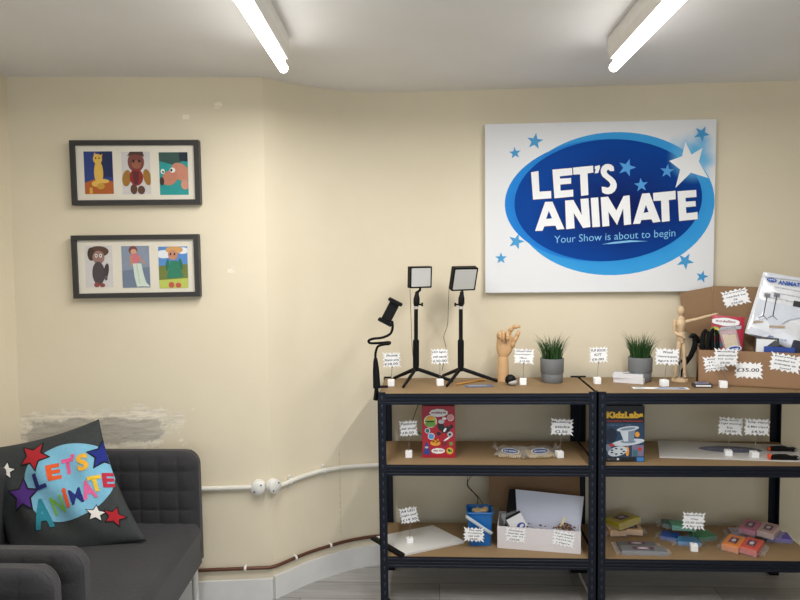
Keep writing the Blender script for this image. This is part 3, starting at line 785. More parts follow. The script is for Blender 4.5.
mb.grid(lambda s, q: pil(1 - s * 2, q * 2 - 1, 0, -1), 48, 48)
mb.build('cover', DENIM, t, weld=True)
def decal(name, shapes, off, label=None):
    """flat outlines or letters (pixel-traced) draped over the cushion; shapes: (uv polygon list or (verts, faces), material)"""
    bm = bmesh.new(); mats = []
    for vs_, fs_, mt, o_ in shapes:
        if mt not in mats: mats.append(mt)
        b2 = bmesh.new(); vv = [b2.verts.new((x, y, 0)) for x, y in vs_]
        for f in fs_:
            try: b2.faces.new([vv[i] for i in f])
            except ValueError: pass
        bmesh.ops.triangulate(b2, faces=b2.faces[:])
        for _ in range(5):
            ed = [e for e in b2.edges if e.calc_length() > 0.035]
            if not ed: break
            bmesh.ops.subdivide_edges(b2, edges=ed, cuts=1, use_grid_fill=False)
            bmesh.ops.triangulate(b2, faces=b2.faces[:])
        bmesh.ops.recalc_face_normals(b2, faces=b2.faces[:])
        k = len(bm.verts)
        nv = [bm.verts.new(pil(max(-1, min(1, v.co.x)), max(-1, min(1, v.co.y)), off + o_)) for v in b2.verts]
        b2.verts.index_update()
        for f in b2.faces:
            nf = bm.faces.new([nv[v.index] for v in f.verts]); nf.material_index = mats.index(mt); nf.smooth = True
        b2.free()
    me = bpy.data.meshes.new(name); bm.to_mesh(me); bm.free()
    for mt in mats: me.materials.append(mt)
    me.transform(Matrix.Translation(-Vector(t['_b'])))
    o = bpy.data.objects.new(name, me); C.objects.link(o); o.parent = t
    if label: o['label'] = label
    return o
def cp_(u, v):
    """crop position -> cushion coordinates"""
    # the patch lies above the middle plane: aim at the raised face
    f2 = Fr(PF(0, 0, TH * .9), U_, V_, N_); p = onplane(u / 3.076, 405 + v / 3.076, f2.o, f2.W) - f2.o; c = U_.dot(V_); pu, pv = p.dot(U_), p.dot(V_); k = 1 - c * c
    return (pu - c * pv) / k / HU / .93, (pv - c * pu) / k / HL / .93
def felt(rgb): return M('felt_%d_%d_%d' % rgb, rgb, 0.95, var=.12, scale=80, bump=.3)
ov = [(70, 225), (85, 180), (120, 150), (165, 125), (215, 117), (265, 122), (300, 135), (320, 165), (335, 205), (338, 245), (322, 280), (285, 318), (240, 345), (190, 356), (150, 352), (115, 330), (88, 290)]
def catmull(p, k=4):
    out = []; n = len(p)
    for i in range(n):
        a, b2, c, d = (Vector(p[(i + j) % n]) for j in (-1, 0, 1, 2))
        for s in range(k):
            x = s / k; out.append(tuple(0.5 * ((2 * b2) + (c - a) * x + (2 * a - 5 * b2 + 4 * c - d) * x * x + (3 * b2 - a - 3 * c + d) * x ** 3)))
    return out
ovp = [cp_(*q) for q in catmull(ov, 3)]
decal('felt_patch', [(ovp, [tuple(range(len(ovp)))], felt((126, 186, 214)), 0)], .0015, 'light blue felt oval')
def dstar(u, v, r_, rot, rgb):
    o1 = [cp_(u + x, v - y) for x, y in star(r_ * 1.13, .5, rot)]; i1 = [cp_(u + x, v - y) for x, y in star(r_ * .95, .46, rot)]
    f = [tuple(range(10))]
    return [(o1, f, felt((24, 24, 30)), 0), (i1, f, felt(rgb), .001)]
for u, v, r_, ro, rgb, nm in ((100, 155, 47, .35, (176, 34, 44), 'red'), (14, 200, 27, .1, (232, 228, 222), 'white'), (70, 276, 50, -.05, (82, 44, 130), 'purple'), (306, 150, 44, -.2, (30, 44, 130), 'navy blue'), (291, 331, 26, .1, (232, 228, 222), 'white'), (339, 337, 31, .3, (176, 34, 44), 'red')):
    decal('felt_star', dstar(u, v, r_, ro, rgb), .0030, nm + ' felt star with black edging')
def letter(ch, c, w_, h_, ang, rgb, off=.05):
    v, f, a, b2, c0, d = text_geo(ch, .012 if ch in 'MN' else off)
    out = []
    for x, y in v:
        xx = ((x - a) / max(b2 - a, 1e-6) - .5) * w_; yy = ((y - c0) / max(d - c0, 1e-6) - .5) * h_
        out.append(cp_(c[0] + xx * math.cos(ang) - yy * math.sin(ang), c[1] + xx * -math.sin(ang) + yy * -math.cos(ang) + 0))
    return (out, f, felt(rgb), 0)
for ch, u, v, w_, h_, an, rgb in (('L', 126, 232, 38, 52, .3, (34, 40, 108)), ('E', 168, 205, 38, 50, .25, (226, 92, 40)), ('T', 208, 187, 36, 48, .2, (232, 92, 150)), ("'", 220, 157, 10, 14, .2, (232, 92, 150)), ('S', 252, 175, 36, 52, .25, (236, 178, 60)),
                                 ('A', 131, 330, 58, 88, .15, (44, 136, 156)), ('N', 180, 305, 40, 56, .3, (130, 190, 60)), ('i', 208, 284, 13, 62, .3, (222, 84, 40)), ('M', 238, 279, 36, 48, .35, (34, 44, 120)), ('A', 272, 258, 42, 56, .3, (226, 104, 160)), ('T', 293, 239, 38, 48, .25, (238, 196, 60)), ('E', 325, 226, 28, 44, .15, (188, 44, 70))):
    decal('felt_letter', [letter(ch, (u, v), w_, h_, an, rgb)], .0040, None)

# ------------------------------------------------------------------ price signs and price tags
def burst(w_, h_, n=18, k=0.84, seed=0):
    rnd = random.Random(seed); pts = []
    # walk round a rectangle and put teeth on it
    per = 2 * (w_ + h_); m_ = n * 2
    for i in range(m_):
        d = per * i / m_
        if d < w_: p = (-w_ / 2 + d, h_ / 2)
        elif d < w_ + h_: p = (w_ / 2, h_ / 2 - (d - w_))
        elif d < 2 * w_ + h_: p = (w_ / 2 - (d - w_ - h_), -h_ / 2)
        else: p = (-w_ / 2, -h_ / 2 + (d - 2 * w_ - h_))
        if i % 2: 
            p = (p[0] - math.copysign(min(.0092, abs(p[0])), p[0]) * (abs(p[0]) > w_ * .3), p[1] - math.copysign(min(.0092, abs(p[1])), p[1]) * (abs(p[1]) > h_ * .3))
        j = 0.0012; pts.append((p[0] + rnd.uniform(-j, j), p[1] + rnd.uniform(-j, j)))
    return pts[::-1]
def card_mesh(fr, w_, h_, lines, seed, th=0.0008, ink=1):
    mb = MB(); mb.prism(fr, burst(w_, h_, 18, seed=seed), -th, 0, 0)
    n = len(lines); lh = h_ * .80 / max(n, 2); rnd = random.Random(seed + 5)
    for i, ln in enumerate(lines):
        vc = (n - 1) / 2 * lh - i * lh; wd = min(w_ * .78, lh * .52 * len(ln)); sft = rnd.uniform(-.04, .04) * w_
        v, f, a, b2, c, d = text_geo(ln, .012)
        hh = lh * .54
        mb.text(fr, ln, -wd / 2 + sft, wd / 2 + sft, vc - hh / 2, vc + hh / 2, .0004, ink, .012, shear=rnd.uniform(-.02, .04))
    return mb
_sid = [0]
def price_sign(base_px, k, card_px, wpx, hpx, tilt, lines, label):
    _sid[0] += 1; sid = _sid[0]
    p = on(base_px[0], base_px[1], k); p.y += .012      # the pixel is the block's front bottom edge
    mpp = (p.y) / F_PX
    t = thing('price_sign', label, 'price sign', (p.x, p.y, ZS[k]), 'price signs on white block stands')
    hb = 0.0145
    rb = Fr(p, (math.cos(.2 * (sid % 3 - 1)), math.sin(.2 * (sid % 3 - 1)), 0), (-math.sin(.2 * (sid % 3 - 1)), math.cos(.2 * (sid % 3 - 1)), 0), (0, 0, 1))
    MB().box(-hb, hb, -hb, hb, 0.0003, 2 * hb * .97, 0, rb).build('base_block', CARD, t, bevel=.002)
    cpos = atY(card_px[0], card_px[1], p.y - .004)
    fr = facing(cpos, R(tilt))
    w_, h_ = wpx * mpp, hpx * mpp
    card_mesh(fr, w_, h_, lines, sid).build('card', [CARD, INK], t)
    bot = fr(0, -h_ / 2 + .008, -.0022)
    mb = MB(); mb.tube([(p.x, p.y, ZS[k] + 2 * hb * .9), (p.x + (bot.x - p.x) * .3, p.y, ZS[k] + .04), (bot.x, bot.y, bot.z)], 0.0011, 7, curve=4)
    mb.tube([fr(0, -h_ / 2 + .010, .0012), fr(.002, -h_ / 2 + .002, .0014), fr(0, -h_ / 2 - .002, -.001)], 0.0011, 6)
    mb.build('wire', CHROME, t)
    return t
def price_tag(fr, w_, h_, lines, label):
    _sid[0] += 1
    o = card_mesh(fr, w_, h_, lines, _sid[0] + 40).build('price_tag', [CARD, INK], base=tuple(fr(0, -h_ / 2, 0)))
    return tag(o, label, 'price tag', 'zigzag price tags stuck on boxes and bucket')
price_sign((391, 386.5), 0, (391.8, 359.8), 18.5, 16, 2, ['Phone', 'Stand arm', '£18.00'], 'white zigzag price sign at the top shelf left end, beside the gooseneck phone holder')
price_sign((440, 386), 0, (439.6, 356.5), 18, 16.5, 2, ['LED lights', 'with stands', '£30.00'], 'white zigzag price sign standing between the two tripod lights')
price_sign((523.6, 385.3), 0, (524, 356.3), 20.5, 16, -3, ['Wood hand', 'mannequin', '18cm', '£12.00'], 'white zigzag price sign right of the wooden hand')
price_sign((597.8, 384.3), 0, (598.6, 354.8), 18.5, 16.5, 1, ['FLIP BOOK', 'KIT', '£6.00'], 'white zigzag price sign left of the stacked white cards on the top shelf')
price_sign((665.2, 386.7), 0, (667.2, 356.7), 24, 17, -3, ['Wood', 'mannequin', 'figure £12'], 'white zigzag price sign left of the wooden figure')
price_sign((724.4, 388.2), 0, (726, 357.3), 24, 18, -2, ['Modelling', 'animation', 'kit only', '£8.00'], 'white zigzag price sign standing in front of the big cardboard box')
price_sign((408.8, 458), 1, (408.5, 428.3), 19, 17, 4, ['Plasticine', 'set small', '£8.00'], 'white zigzag price sign left of the red activity box, middle shelf')
price_sign((560, 458.2), 1, (562, 427), 23, 17.5, -3, ['Modelling', 'sticks', '£2.50'], 'white zigzag price sign right of the bags of wooden sticks')
price_sign((729.4, 457.2), 1, (730.6, 426), 24.5, 18, -5, ['Flip book', 'Light drawing', 'Kit', '£20.00'], 'white zigzag price sign on the white pad, farther from the black clips')
price_sign((755.6, 458.8), 1, (757, 427), 25, 17.5, -2, ['Clip stand', '& Mini tripod', '£4.50'], 'white zigzag price sign on the white pad, next to the black clips')
price_sign((409.7, 545.2), 2, (409, 515.2), 19.5, 17.5, 11, ['A4 LED', 'Light pad', '£19.50'], 'white zigzag price sign standing on the black edged white board')
price_sign((695, 551.8), 2, (693.7, 521), 22.5, 18, -3, ['Modelling', 'Clay', '£2.50 each', '4 for £9'], 'white zigzag price sign in front of green and blue clay packs')

# ------------------------------------------------------------------ gooseneck phone holder
yP = Y_FRONT + .03
def A(px, py, dy=0): return atY(px, py, yP + dy)
t = thing('phone_holder', 'black gooseneck phone holder clamped to the left corner of the top shelf', 'phone holder', tuple(A(376, 398)))
mb = MB(); mb.tube([A(375.6, 361), A(376, 370), A(376.8, 388)], [.010, .0135, .0155], 14); mb.tube([A(375.6, 358), A(375.6, 362)], [.007, .010], 12)
mb.build('grip', BLACK2, t)
mb = MB(); mb.tube([A(376.6, 386), A(376.2, 392), A(375.2, 400)], .0085, 10); mb.tube([A(377, 386.8, .004), A(388, 386.6, .004)], .0055, 10); 
mb.tube([A(375.2, 399.5), A(381, 399.8)], .005, 10); mb.build('clamp', BLACK, t)
mb = MB(); mb.tube([A(375.6, 361), A(375.6, 353), A(378, 346.5), A(384, 344.5, -.02), A(389, 344, -.03), A(389.5, 342.2, -.005), A(382, 342.8, .01), A(371, 343.2, .01), A(368.6, 340.8, 0), A(373, 338.8, -.01), A(383, 337.4, -.02), A(390.5, 333.5, -.02), A(392.6, 327, -.015), A(392, 321, -.01)], .0052, 10, curve=6)
mb.build('gooseneck', BLACK2, t)
tl = A(395.5, 301.8, -.02); bl = A(385.2, 321.8, -.02)
v_ = (tl - bl).normalized(); ln = (tl - bl).length
f = Fr((tl + bl) / 2, Vector((v_.z, 0, -v_.x)), v_, (0, -1, 0))
mb = MB(); mb.prism(f, rrect(.042, ln, .006), -.009, .004, 0)
mb.prism(f, rrect(.030, ln * .8, .006), .004, .010, 0)
mb.build('back_plate', BLACK, t, bevel=.0015)
for s_ in (1, -1):
    mb = MB(); mb.prism(Fr(f(0, s_ * ln / 2, 0), f.U, f.V, f.W), rrect(.062, .013, .005), -.012, .024, 0); mb.build('jaw', BLACK2, t, bevel=.002)

# ------------------------------------------------------------------ tripod lights
SCREEN = M('frosted_light_panel', (196, 196, 192), 0.35, var=.03)
def tripod_light(cx_px, hub_px, tips, panel, yaw, pitch, knob, cable, label):
    y = on(cx_px, 383, 0).y
    q = lambda a, b2, dy=0: atY(a, b2, y + dy)
    t = thing('tripod_light', label, 'light', (q(cx_px, 383).x, y, ZS[0]), 'panel lights on small tripods')
    hub = q(cx_px, hub_px)
    for (a, b2) in tips:
        e = on(a, b2, 0); e.z = ZS[0] + .005
        mb = MB(); d = (e - hub)
        mb.tube([hub + d * .03, hub + d * .5, e], [.0085, .0085, .0065], 8, squash=.75)
        mb.build('leg', BLACK, t)
    mb = MB(); mb.tube([hub - Vector((0, 0, .012)), hub + Vector((0, 0, .018))], [.011, .0145], 14); mb.build('hub', BLACK, t)
    pt, pg, pb = q(cx_px, 309), q(cx_px, 341), q(cx_px, hub_px - 3)
    mb = MB(); mb.tube([pb, pg + Vector((0, 0, .001))], .0138, 16); mb.tube([pg, pg + Vector((0, 0, .008))], [.0138, .0098], 16); mb.build('grip', BLACK2, t)
    MB().tube([pg, pt], .0090, 14).build('pole', BLACK, t)
    mb = MB(); mb.tube([pt, pt + Vector((0, 0, .012))], .0100, 14); mb.build('collar', M('pale_ring', (186, 184, 184), .4), t)
    hd = q(cx_px + .6, 298.5)
    mb = MB(); mb.tube([pt + Vector((0, 0, .012)), q(cx_px + .5, 303.5), hd, q(cx_px + 1, 293.5)], [.0095, .0142, .0142, .008], 14)
    mb.ell(q(cx_px + 1, 293), .009, .009, .009)
    kd = Vector((knob, 0, 0)); kp = q(cx_px + .3, 304.5)
    mb.tube([kp, kp + kd * .022], .004, 8); mb.tube([kp + kd * .022, kp + kd * .030], .0085, 10)
    mb.build('ball_head', BLACK, t)
    (pcx, pcy, pw, ph) = panel
    f = facing(q(pcx, pcy, -.005), 0, yaw, pitch)
    f = Fr(f.o, f.U, f.V + f.U * 0.0, f.W)
    w_, h_ = pw * y / F_PX, ph * y / F_PX
    pn = MB().prism(f, rrect(w_, h_, .004), -.019, .008, 0).build('panel', BLACK, t, bevel=.002)
    MB().prism(f, rrect(w_ - .014, h_ - .014, .003), .0078, .0088, 0).build('diffuser', SCREEN, pn)
    MB().tube([f(0, -h_ / 2, 0), f(0, -h_ / 2 - .010, 0), q(cx_px + 1, 292.5)], .006, 10).build('mount', BLACK, t)
    mb = MB(); mb.tube([q(a, b2, c) for a, b2, c in cable], .0013, 6, curve=5); mb.build('cable', M('thin_cable', (60, 58, 56), .6), t)
tripod_light(416, 368.5, ((393.8, 379.3), (403.2, 388.3), (453, 382.3)), (420.3, 277.2, 24, 21.5), R(27), R(4), 1,
             ((410, 289, .01), (410.5, 305, .03), (411.5, 330, .035), (412, 345, .04), (413.5, 362, .05), (414, 374, .06)), 'black tripod panel light, left of the two, upright panel, beside the phone holder')
tripod_light(460.8, 368.5, ((442.8, 376.8), (446.6, 387.2), (497.5, 382.2)), (464, 278.8, 26.5, 24), R(24), R(19), -1,
             ((449, 289, .01), (448.3, 308, .03), (447.5, 325, .035), (443.8, 337, .04), (446, 350, .05), (442, 371, .06)), 'black tripod panel light, right of the two, with panel tilted back, nearer the wooden hand')

# ------------------------------------------------------------------ wooden hand
WOOD = M('tan_beech', (206, 166, 120), 0.5, var=.1, scale=18)
hp = on(503, 382, 0); yH = hp.y + .03; hp = atY(503, 381.5, yH)
def H(u, v, dy=0): return atY(490 + u / 8.575, 320 + v / 8.575, yH + dy)
t = thing('wooden_hand', 'jointed wooden artist hand standing upright with thumb and finger raised', 'wooden hand', (hp.x, yH, ZS[0]))
mb = MB(); k = yH / F_PX / 8.575
wb = H(113, 527); 
mb.lathe([(51 * k, .0), (50 * k, .006), (46 * k, (527 - 330) * k), (43 * k, (527 - 318) * k)], c=(wb.x, yH, ZS[0] + .0003), n=26)
mb.build('wrist', WOOD, t)
# palm: rounded tapered block
mb = MB()
def ring(v, ul, ur, th, n=20):
    c_ = (ul + ur) / 2; hw = (ur - ul) / 2
    out = []
    for i in range(n):
        a = 2 * PI * i / n; cx_, sy_ = math.cos(a), math.sin(a)
        e = .75
        out.append(H(c_ + hw * math.copysign(abs(cx_) ** e, cx_), v, 0) + Vector((0, th * math.copysign(abs(sy_) ** e, sy_), 0)))
    return out
rows = [(314, 78, 153, .014), (300, 70, 165, .017), (270, 60, 185, .019), (235, 55, 200, .019), (200, 55, 205, .018), (165, 57, 200, .017), (140, 60, 190, .014), (130, 70, 180, .008)]
vs_ = []
for r_ in rows: vs_ += ring(*r_)
n = 20
mb.add(vs_, [(i * n + q, i * n + (q + 1) % n, (i + 1) * n + (q + 1) % n, (i + 1) * n + q) for i in range(len(rows) - 1) for q in range(n)], 0, True)
mb.add(vs_[:n], [tuple(range(n))[::-1]]); mb.add(vs_[-n:], [tuple(range(n))])
mb.build('palm', WOOD, t)
def finger(name, joints, r_):
    """each phalanx its own turned piece, jointed end to end"""
    mb = MB()
    for i in range(len(joints) - 1):
        a, b2 = Vector(joints[i]), Vector(joints[i + 1]); d = b2 - a
        rr = r_ * (1 - .1 * i)
        mb.tube([a - d * .02, a + d * .1, a + d * .5, a + d * .88, b2 + d * .02], [rr * .7, rr, rr * 1.02, rr * .92, rr * .55], 12)
        mb.ell(b2, rr * .8, rr * .8, rr * .8, nu=10, nv=6)
    mb.build(name, WOOD, t)
finger('finger', [H(74, 150, -.006), H(78, 118, -.018), H(88, 128, -.038), H(92, 165, -.034)], .0100)
finger('finger', [H(100, 145, -.004), H(106, 104, -.018), H(114, 120, -.042), H(116, 170, -.038)], .0105)
finger('finger', [H(142, 140, -.002), H(150, 112, -.020), H(152, 140, -.040), H(150, 175, -.034)], .0100)
finger('finger', [H(152, 140, .004), H(168, 95, .002), H(198, 60, -.006), H(246, 54, -.012)], .0115)
finger('thumb', [H(186, 232, -.010), H(206, 185, -.014), H(232, 138, -.016), H(248, 102, -.016)], .0110)

# ------------------------------------------------------------------ small things on the top shelf, left unit
p = on(511, 386, 0); p.y += .02
t = thing('webcam', 'small black and white round gadget in front of the wooden hand', 'gadget', tuple(p))
MB().ell((p.x, p.y, p.z + .0235), .024, .021, .0235).build('body', BLACK, t)
mb = MB(); mb.ell((p.x + .007, p.y - .006, p.z + .0135), .022, .018, .013); mb.build('front_cover', M('grey_white_plastic', (176, 174, 172), .35), t)
p = on(479, 386.2, 0)
f = flat(p + Vector((0, 0, .0006)), R(6))
mb = MB(); mb.prism(f, rect(.12, .05), 0, .0015, 0); mb.prism(f, rect(.08, .018, -.005, .004), .0015, .0018, 1)
tag(mb.build('leaflet', [M('dusty_blue_print', (92, 104, 132), .5), M('pale_print', (150, 158, 176), .5)], base=tuple(p)), 'dusty blue leaflet lying in front of the right tripod light', 'leaflet')
a, b2 = on(456, 385.5, 0), on(487, 380, 0)
mb = MB(); up = Vector((0, 0, .0045)); d = b2 - a
mb.tube([a + up, a + d * .9 + up], .0038, 6, 0); mb.tube([a + d * .9 + up, b2 + up], [.0038, .0006], 6, 1)
tag(mb.build('pencil', [M('orange_pencil', (196, 140, 62), .45), WOOD], base=tuple(a)), 'thin orange pencil lying behind the dusty blue leaflet', 'pencil')

# ------------------------------------------------------------------ plants
POT = M('grey_pot', (112, 114, 116), 0.6, var=.05); SOIL = M('dark_soil', (40, 32, 26), .95)
GRASS = M('grass_green', (52, 92, 40), 0.55, var=.3, scale=60)
GRASS2 = M('grass_dark_green', (34, 66, 30), 0.55, var=.3, scale=60)
def plant(px, base_y, label, seed):
    p = on(px, base_y, 0); p.y += .05
    p = atY(px, base_y - 2.5, p.y)
    p.z = ZS[0]
    t = thing('potted_grass', label, 'plant', tuple(p), 'potted artificial grasses on the top shelf')
    s = p.y / F_PX
    r1, r2, hh = 11.6 * s, 10.4 * s, 24 * s
    c_ = tuple(p)
    MB().lathe([(r2 - .002, .0003), (r2, .003), (r2 + (r1 - r2) * .30, hh * .37), (r2 + (r1 - r2) * .30 - .001, hh * .385), (r1 - .0022, hh * .40), (r1 - .0012, hh * .415), (r1, hh - .002), (r1 - .001, hh), (r1 - .005, hh), (r1 - .006, hh - .012), (.001, hh - .014)], c=c_, n=36).build('pot', POT, t)
    MB().lathe([(r1 - .006, hh - .012), (.0005, hh - .009)], c=c_, n=20).build('soil', SOIL, t)
    rnd = random.Random(seed); mb = MB()
    for k in range(250):
        a = rnd.uniform(0, 2 * PI); rr = (r1 - .010) * math.sqrt(rnd.random())
        b0 = p + Vector((rr * math.cos(a), rr * math.sin(a), hh - .012))
        L = rnd.uniform(.07, .125) * (1 if rr < r1 * .6 else .92); lean = rnd.uniform(.05, .28) + .55 * (rr / r1) ** 2 * rnd.random()
        if k >= 215: L *= 1.22; lean = rnd.uniform(.2, .75)
        dr = Vector((math.cos(a + rnd.uniform(-.5, .5)), math.sin(a + rnd.uniform(-.5, .5)) * .8, 0))
        wd = rnd.uniform(.0018, .0030); sd = Vector((-dr.y, dr.x, 0)); ang = rnd.uniform(0, PI); sd = (sd * math.cos(ang) + dr * math.sin(ang)); 
        prev = None; vs_ = []
        for i in range(5):
            q = i / 4
            c2 = b0 + Vector((0, 0, L * (q - .25 * lean * q * q))) + dr * (L * lean * q * q * 1.1)
            vs_ += [c2 - sd * wd * (1 - q) ** .7, c2 + sd * wd * (1 - q) ** .7]
        mb.add(vs_, [(2 * i, 2 * i + 1, 2 * i + 3, 2 * i + 2) for i in range(4)], rnd.randrange(2), True)
    mb.build('foliage', [GRASS, GRASS2], t)
plant(552, 384.0, 'grey pot of green grass, the one right of the wooden hand', 3)
plant(640, 383.0, 'grey pot of green grass behind the stacked white cards', 8)

# ------------------------------------------------------------------ stacked cards, leaflet, cable slot
PAPER = M('white_paper_stack', (226, 224, 228), .8, var=.05, scale=90)
a = on(630, 386, 0)
base = on(629, 382.0, 0)
for k, (an, z0, h_, lab) in enumerate(((-.45, .0004, .020, 'thick stack of white cards, lower one, in front of a potted grass'), (-.38, .0209, .017, 'thick stack of white cards, upper one of the pair on the top shelf'))):
    f = flat(Vector((base.x + (.002 if k == 0 else -.002), base.y, ZS[0] + z0)), an)
    mb = MB(); n_ = 8
    for i in range(n_):
        j = random.uniform(-.001, .001)
        mb.box(-.062 + j, .062 + j, -.034, .034, h_ * i / n_, h_ * (i + .93) / n_, 0, f)
    if k == 1: mb.prism(f, rrect(.05, .02, .006), h_ - .0006, h_ + .0003, 1)
    tag(mb.build('card_stack', [PAPER, M('grey_print', (120, 122, 130), .7)], base=tuple(f.o)), lab, 'paper stack', 'stacks of white cards')
p = on(662, 389.4, 0)
f = flat(p + Vector((0, .02, .0006)), R(-4)); f.U *= 1.5
mb = MB(); mb.prism(f, rect(.148, .034), 0, .0012, 0)
mb.poly(f, [(-.02, -.014), (.07, -.014), (.062, .012), (.0, .013)], .0014, 1); mb.poly(f, [(.015, -.008), (.05, -.01), (.045, .004), (.02, .006)], .0016, 2); mb.poly(f, [(-.068, -.012), (-.04, -.012), (-.05, .01), (-.066, .010)], .0014, 3)
tag(mb.build('leaflet', [CARD, M('leaflet_blue', (70, 116, 176), .4), M('leaflet_pale', (168, 196, 220), .4), M('leaflet_mint', (150, 180, 190), .4)], base=tuple(p)), 'white and blue printed leaflet on the front edge below the wooden figure', 'leaflet')

# ------------------------------------------------------------------ wooden figure
WOOD = M('pale_beech', (210, 182, 146), 0.5, var=.1, scale=18)
p0 = on(680, 383, 0); yM = p0.y + .045
def G(u, v, dy=0): return atY(664 + u / 6, 290 + v / 6, yM + dy)
km = yM / F_PX / 6
gb = G(95, 540)
t = thing('wooden_figure', 'jointed wooden artist figure pointing right beside the cardboard box', 'figurine', (gb.x, yM, ZS[0]))
MB().lathe([(47 * km, .0004), (47 * km, .008), (43 * km, .012), (.0005, .0125)], c=(gb.x, yM, ZS[0]), n=30).build('base', WOOD, t)
MB().ell(G(101, 124), 20 * km, 21 * km, 29 * km, rot=Matrix.Rotation(R(3), 3, 'Y')).build('head', WOOD, t)
def seg(name, pts, rs, n=12, sq=1.0):
    mb = MB(); mb.tube(pts, rs, n, curve=3, squash=sq)
    mb.ell(pts[0], rs[0] * 1.02, rs[0] * 1.02, rs[0] * 1.02, nu=10, nv=6); mb.ell(pts[-1], rs[-1] * 1.02, rs[-1] * 1.02, rs[-1] * 1.02, nu=10, nv=6)
    mb.build(name, WOOD, t)
seg('neck', [G(101, 150), G(101, 172)], [9 * km, 9 * km])
seg('torso', [G(101, 176), G(100, 200), G(100, 236)], [22 * km, 30 * km, 20 * km])
seg('waist', [G(100, 236), G(101, 262)], [15 * km, 15 * km])
seg('pelvis', [G(101, 268), G(103, 288), G(104, 306)], [22 * km, 26 * km, 20 * km])
seg('arm', [G(66, 186), G(61, 214), G(62, 246)], [11 * km, 11 * km, 8.5 * km])
seg('forearm', [G(63, 252), G(82, 266, -.012), G(106, 276, -.022)], [9 * km, 9 * km, 6 * km])
seg('hand', [G(108, 277, -.022), G(124, 288, -.024)], [7 * km, 5 * km])
seg('arm', [G(134, 190), G(170, 181), G(212, 171)], [11 * km, 10 * km, 8 * km])
seg('forearm', [G(216, 170), G(250, 160), G(282, 152)], [9 * km, 8.5 * km, 6 * km])
seg('hand', [G(286, 151), G(308, 146), G(322, 143)], [6.5 * km, 8 * km, 4 * km])
seg('thigh', [G(90, 318), G(86, 350), G(80, 400)], [13 * km, 14 * km, 10 * km])
seg('shin', [G(79, 410), G(74, 440), G(68, 502)], [10 * km, 11 * km, 7 * km])
seg('foot', [G(68, 514), G(64, 520, -.018)], [9 * km, 7 * km])
seg('thigh', [G(117, 318), G(119, 350), G(121, 400)], [13 * km, 14 * km, 10 * km])
seg('shin', [G(121, 410), G(122, 440), G(124, 500)], [10 * km, 11 * km, 7 * km])
seg('foot', [G(124, 512), G(126, 520, -.018)], [9 * km, 7 * km])
MB().tube([G(104, 300, .006), G(98, 420, .02), G(97, 536, .01)], .002, 8).build('support_rod', CHROME, t)
# black folded clip stand behind the figure
t = thing('clip_stand', 'black folded clamp stand propped behind the wooden figure', 'clamp', tuple(G(110, 520, .055)))
dB = .05
mb = MB(); mb.tube([G(178, 282, dB), G(186, 330, dB), G(160, 395, dB), G(128, 450, dB)], [.009, .016, .014, .006], 12, curve=4, squash=.7); mb.build('body', BLACK2, t)
mb = MB(); mb.tube([G(152, 285, dB), G(178, 272, dB), G(205, 300, dB), G(212, 318, dB)], [.006, .010, .010, .006], 10, curve=4); mb.build('clamp_head', BLACK, t)
mb = MB(); mb.tube([G(128, 448, dB), G(108, 480, dB), G(100, 525, dB)], .004, 8); mb.tube([G(152, 400, dB), G(100, 430, dB), G(86, 450, dB)], [.007, .006, .004], 8); mb.build('rod', BLACK, t)

# ------------------------------------------------------------------ big cardboard box and what is in it
fl = on(698.5, 384.5, 0); frt = on(800, 389.8, 0)
U = (frt - fl).normalized(); V = Vector((-U.y, U.x, 0))
BW, BD, BH = 0.50, 0.165, atY(700, 350, fl.y).z - ZS[0]
BF = Fr(Vector((fl.x, fl.y, ZS[0] + .0006)), U, V, (0, 0, 1))
BFront = Fr(BF.o, U, (0, 0, 1), -V)
t = thing('cardboard_box', 'big open brown cardboard box with raised flap on the right end of the top shelf', 'box', tuple(BF(BW / 2, BD / 2, 0)))
th = .004
mb = MB()
mb.box(0, BW, 0, th, 0, BH, 0, BF); mb.box(0, BW, BD - th, BD, 0, BH, 0, BF); mb.box(0, th, th, BD - th, 0, BH, 0, BF); mb.box(BW - th, BW, th, BD - th, 0, BH, 0, BF); mb.box(0, BW, 0, BD, 0, th, 0, BF)
mb.build('body', CARDBOARD, t)
FL = Fr(BF(0, BD, BH), U, (0, 0.04, 1), None); FL.W = -(FL.U.cross(FL.V)) if FL.U.cross(FL.V).y > 0 else FL.U.cross(FL.V)
tl = FL.px(713.5, 285.6); lm = FL.px(713.5, 350); tr = FL.px(800, 289)
fh = tl[1]
mb = MB(); mb.prism(FL, [(lm[0], 0), (BW, 0), (BW, fh - .012), (tl[0], fh)], -.004, 0, 0)
mb.build('lid', CARDBOARD_IN, t)
sl = FL.px(680.3, 293.3); sm = FL.px(684.3, 331); sb_ = FL.px(696, 337)
mb = MB(); mb.prism(FL, [sb_, (lm[0] - .001, sb_[1] + .002), (tl[0] - .001, fh - .003), FL.px(688, 291.4), sl, sm], -.0035, .0005, 0)
mb.build('lid_flap', CARDBOARD_IN, t)
def boxin(u, d, z): return BF(u, d, z)
def upright(px_c, dep, tilt=0.0, lean=0.0, yaw=0.0):
    """a frame standing in the box: dep behind the front panel"""
    n = V; o_ = onplane(px_c[0], px_c[1], BF(0, dep, 0), n)
    m_ = Matrix.Rotation(math.atan2(U.y, U.x) + yaw, 3, 'Z') @ Matrix.Rotation(-lean, 3, 'X') @ Matrix.Rotation(-tilt, 3, 'Y')
    return Fr(o_, m_ @ Vector((1, 0, 0)), m_ @ Vector((0, 0, 1)), m_ @ Vector((0, -1, 0)))
RED = M('red_print', (176, 30, 58), .35, var=.06)
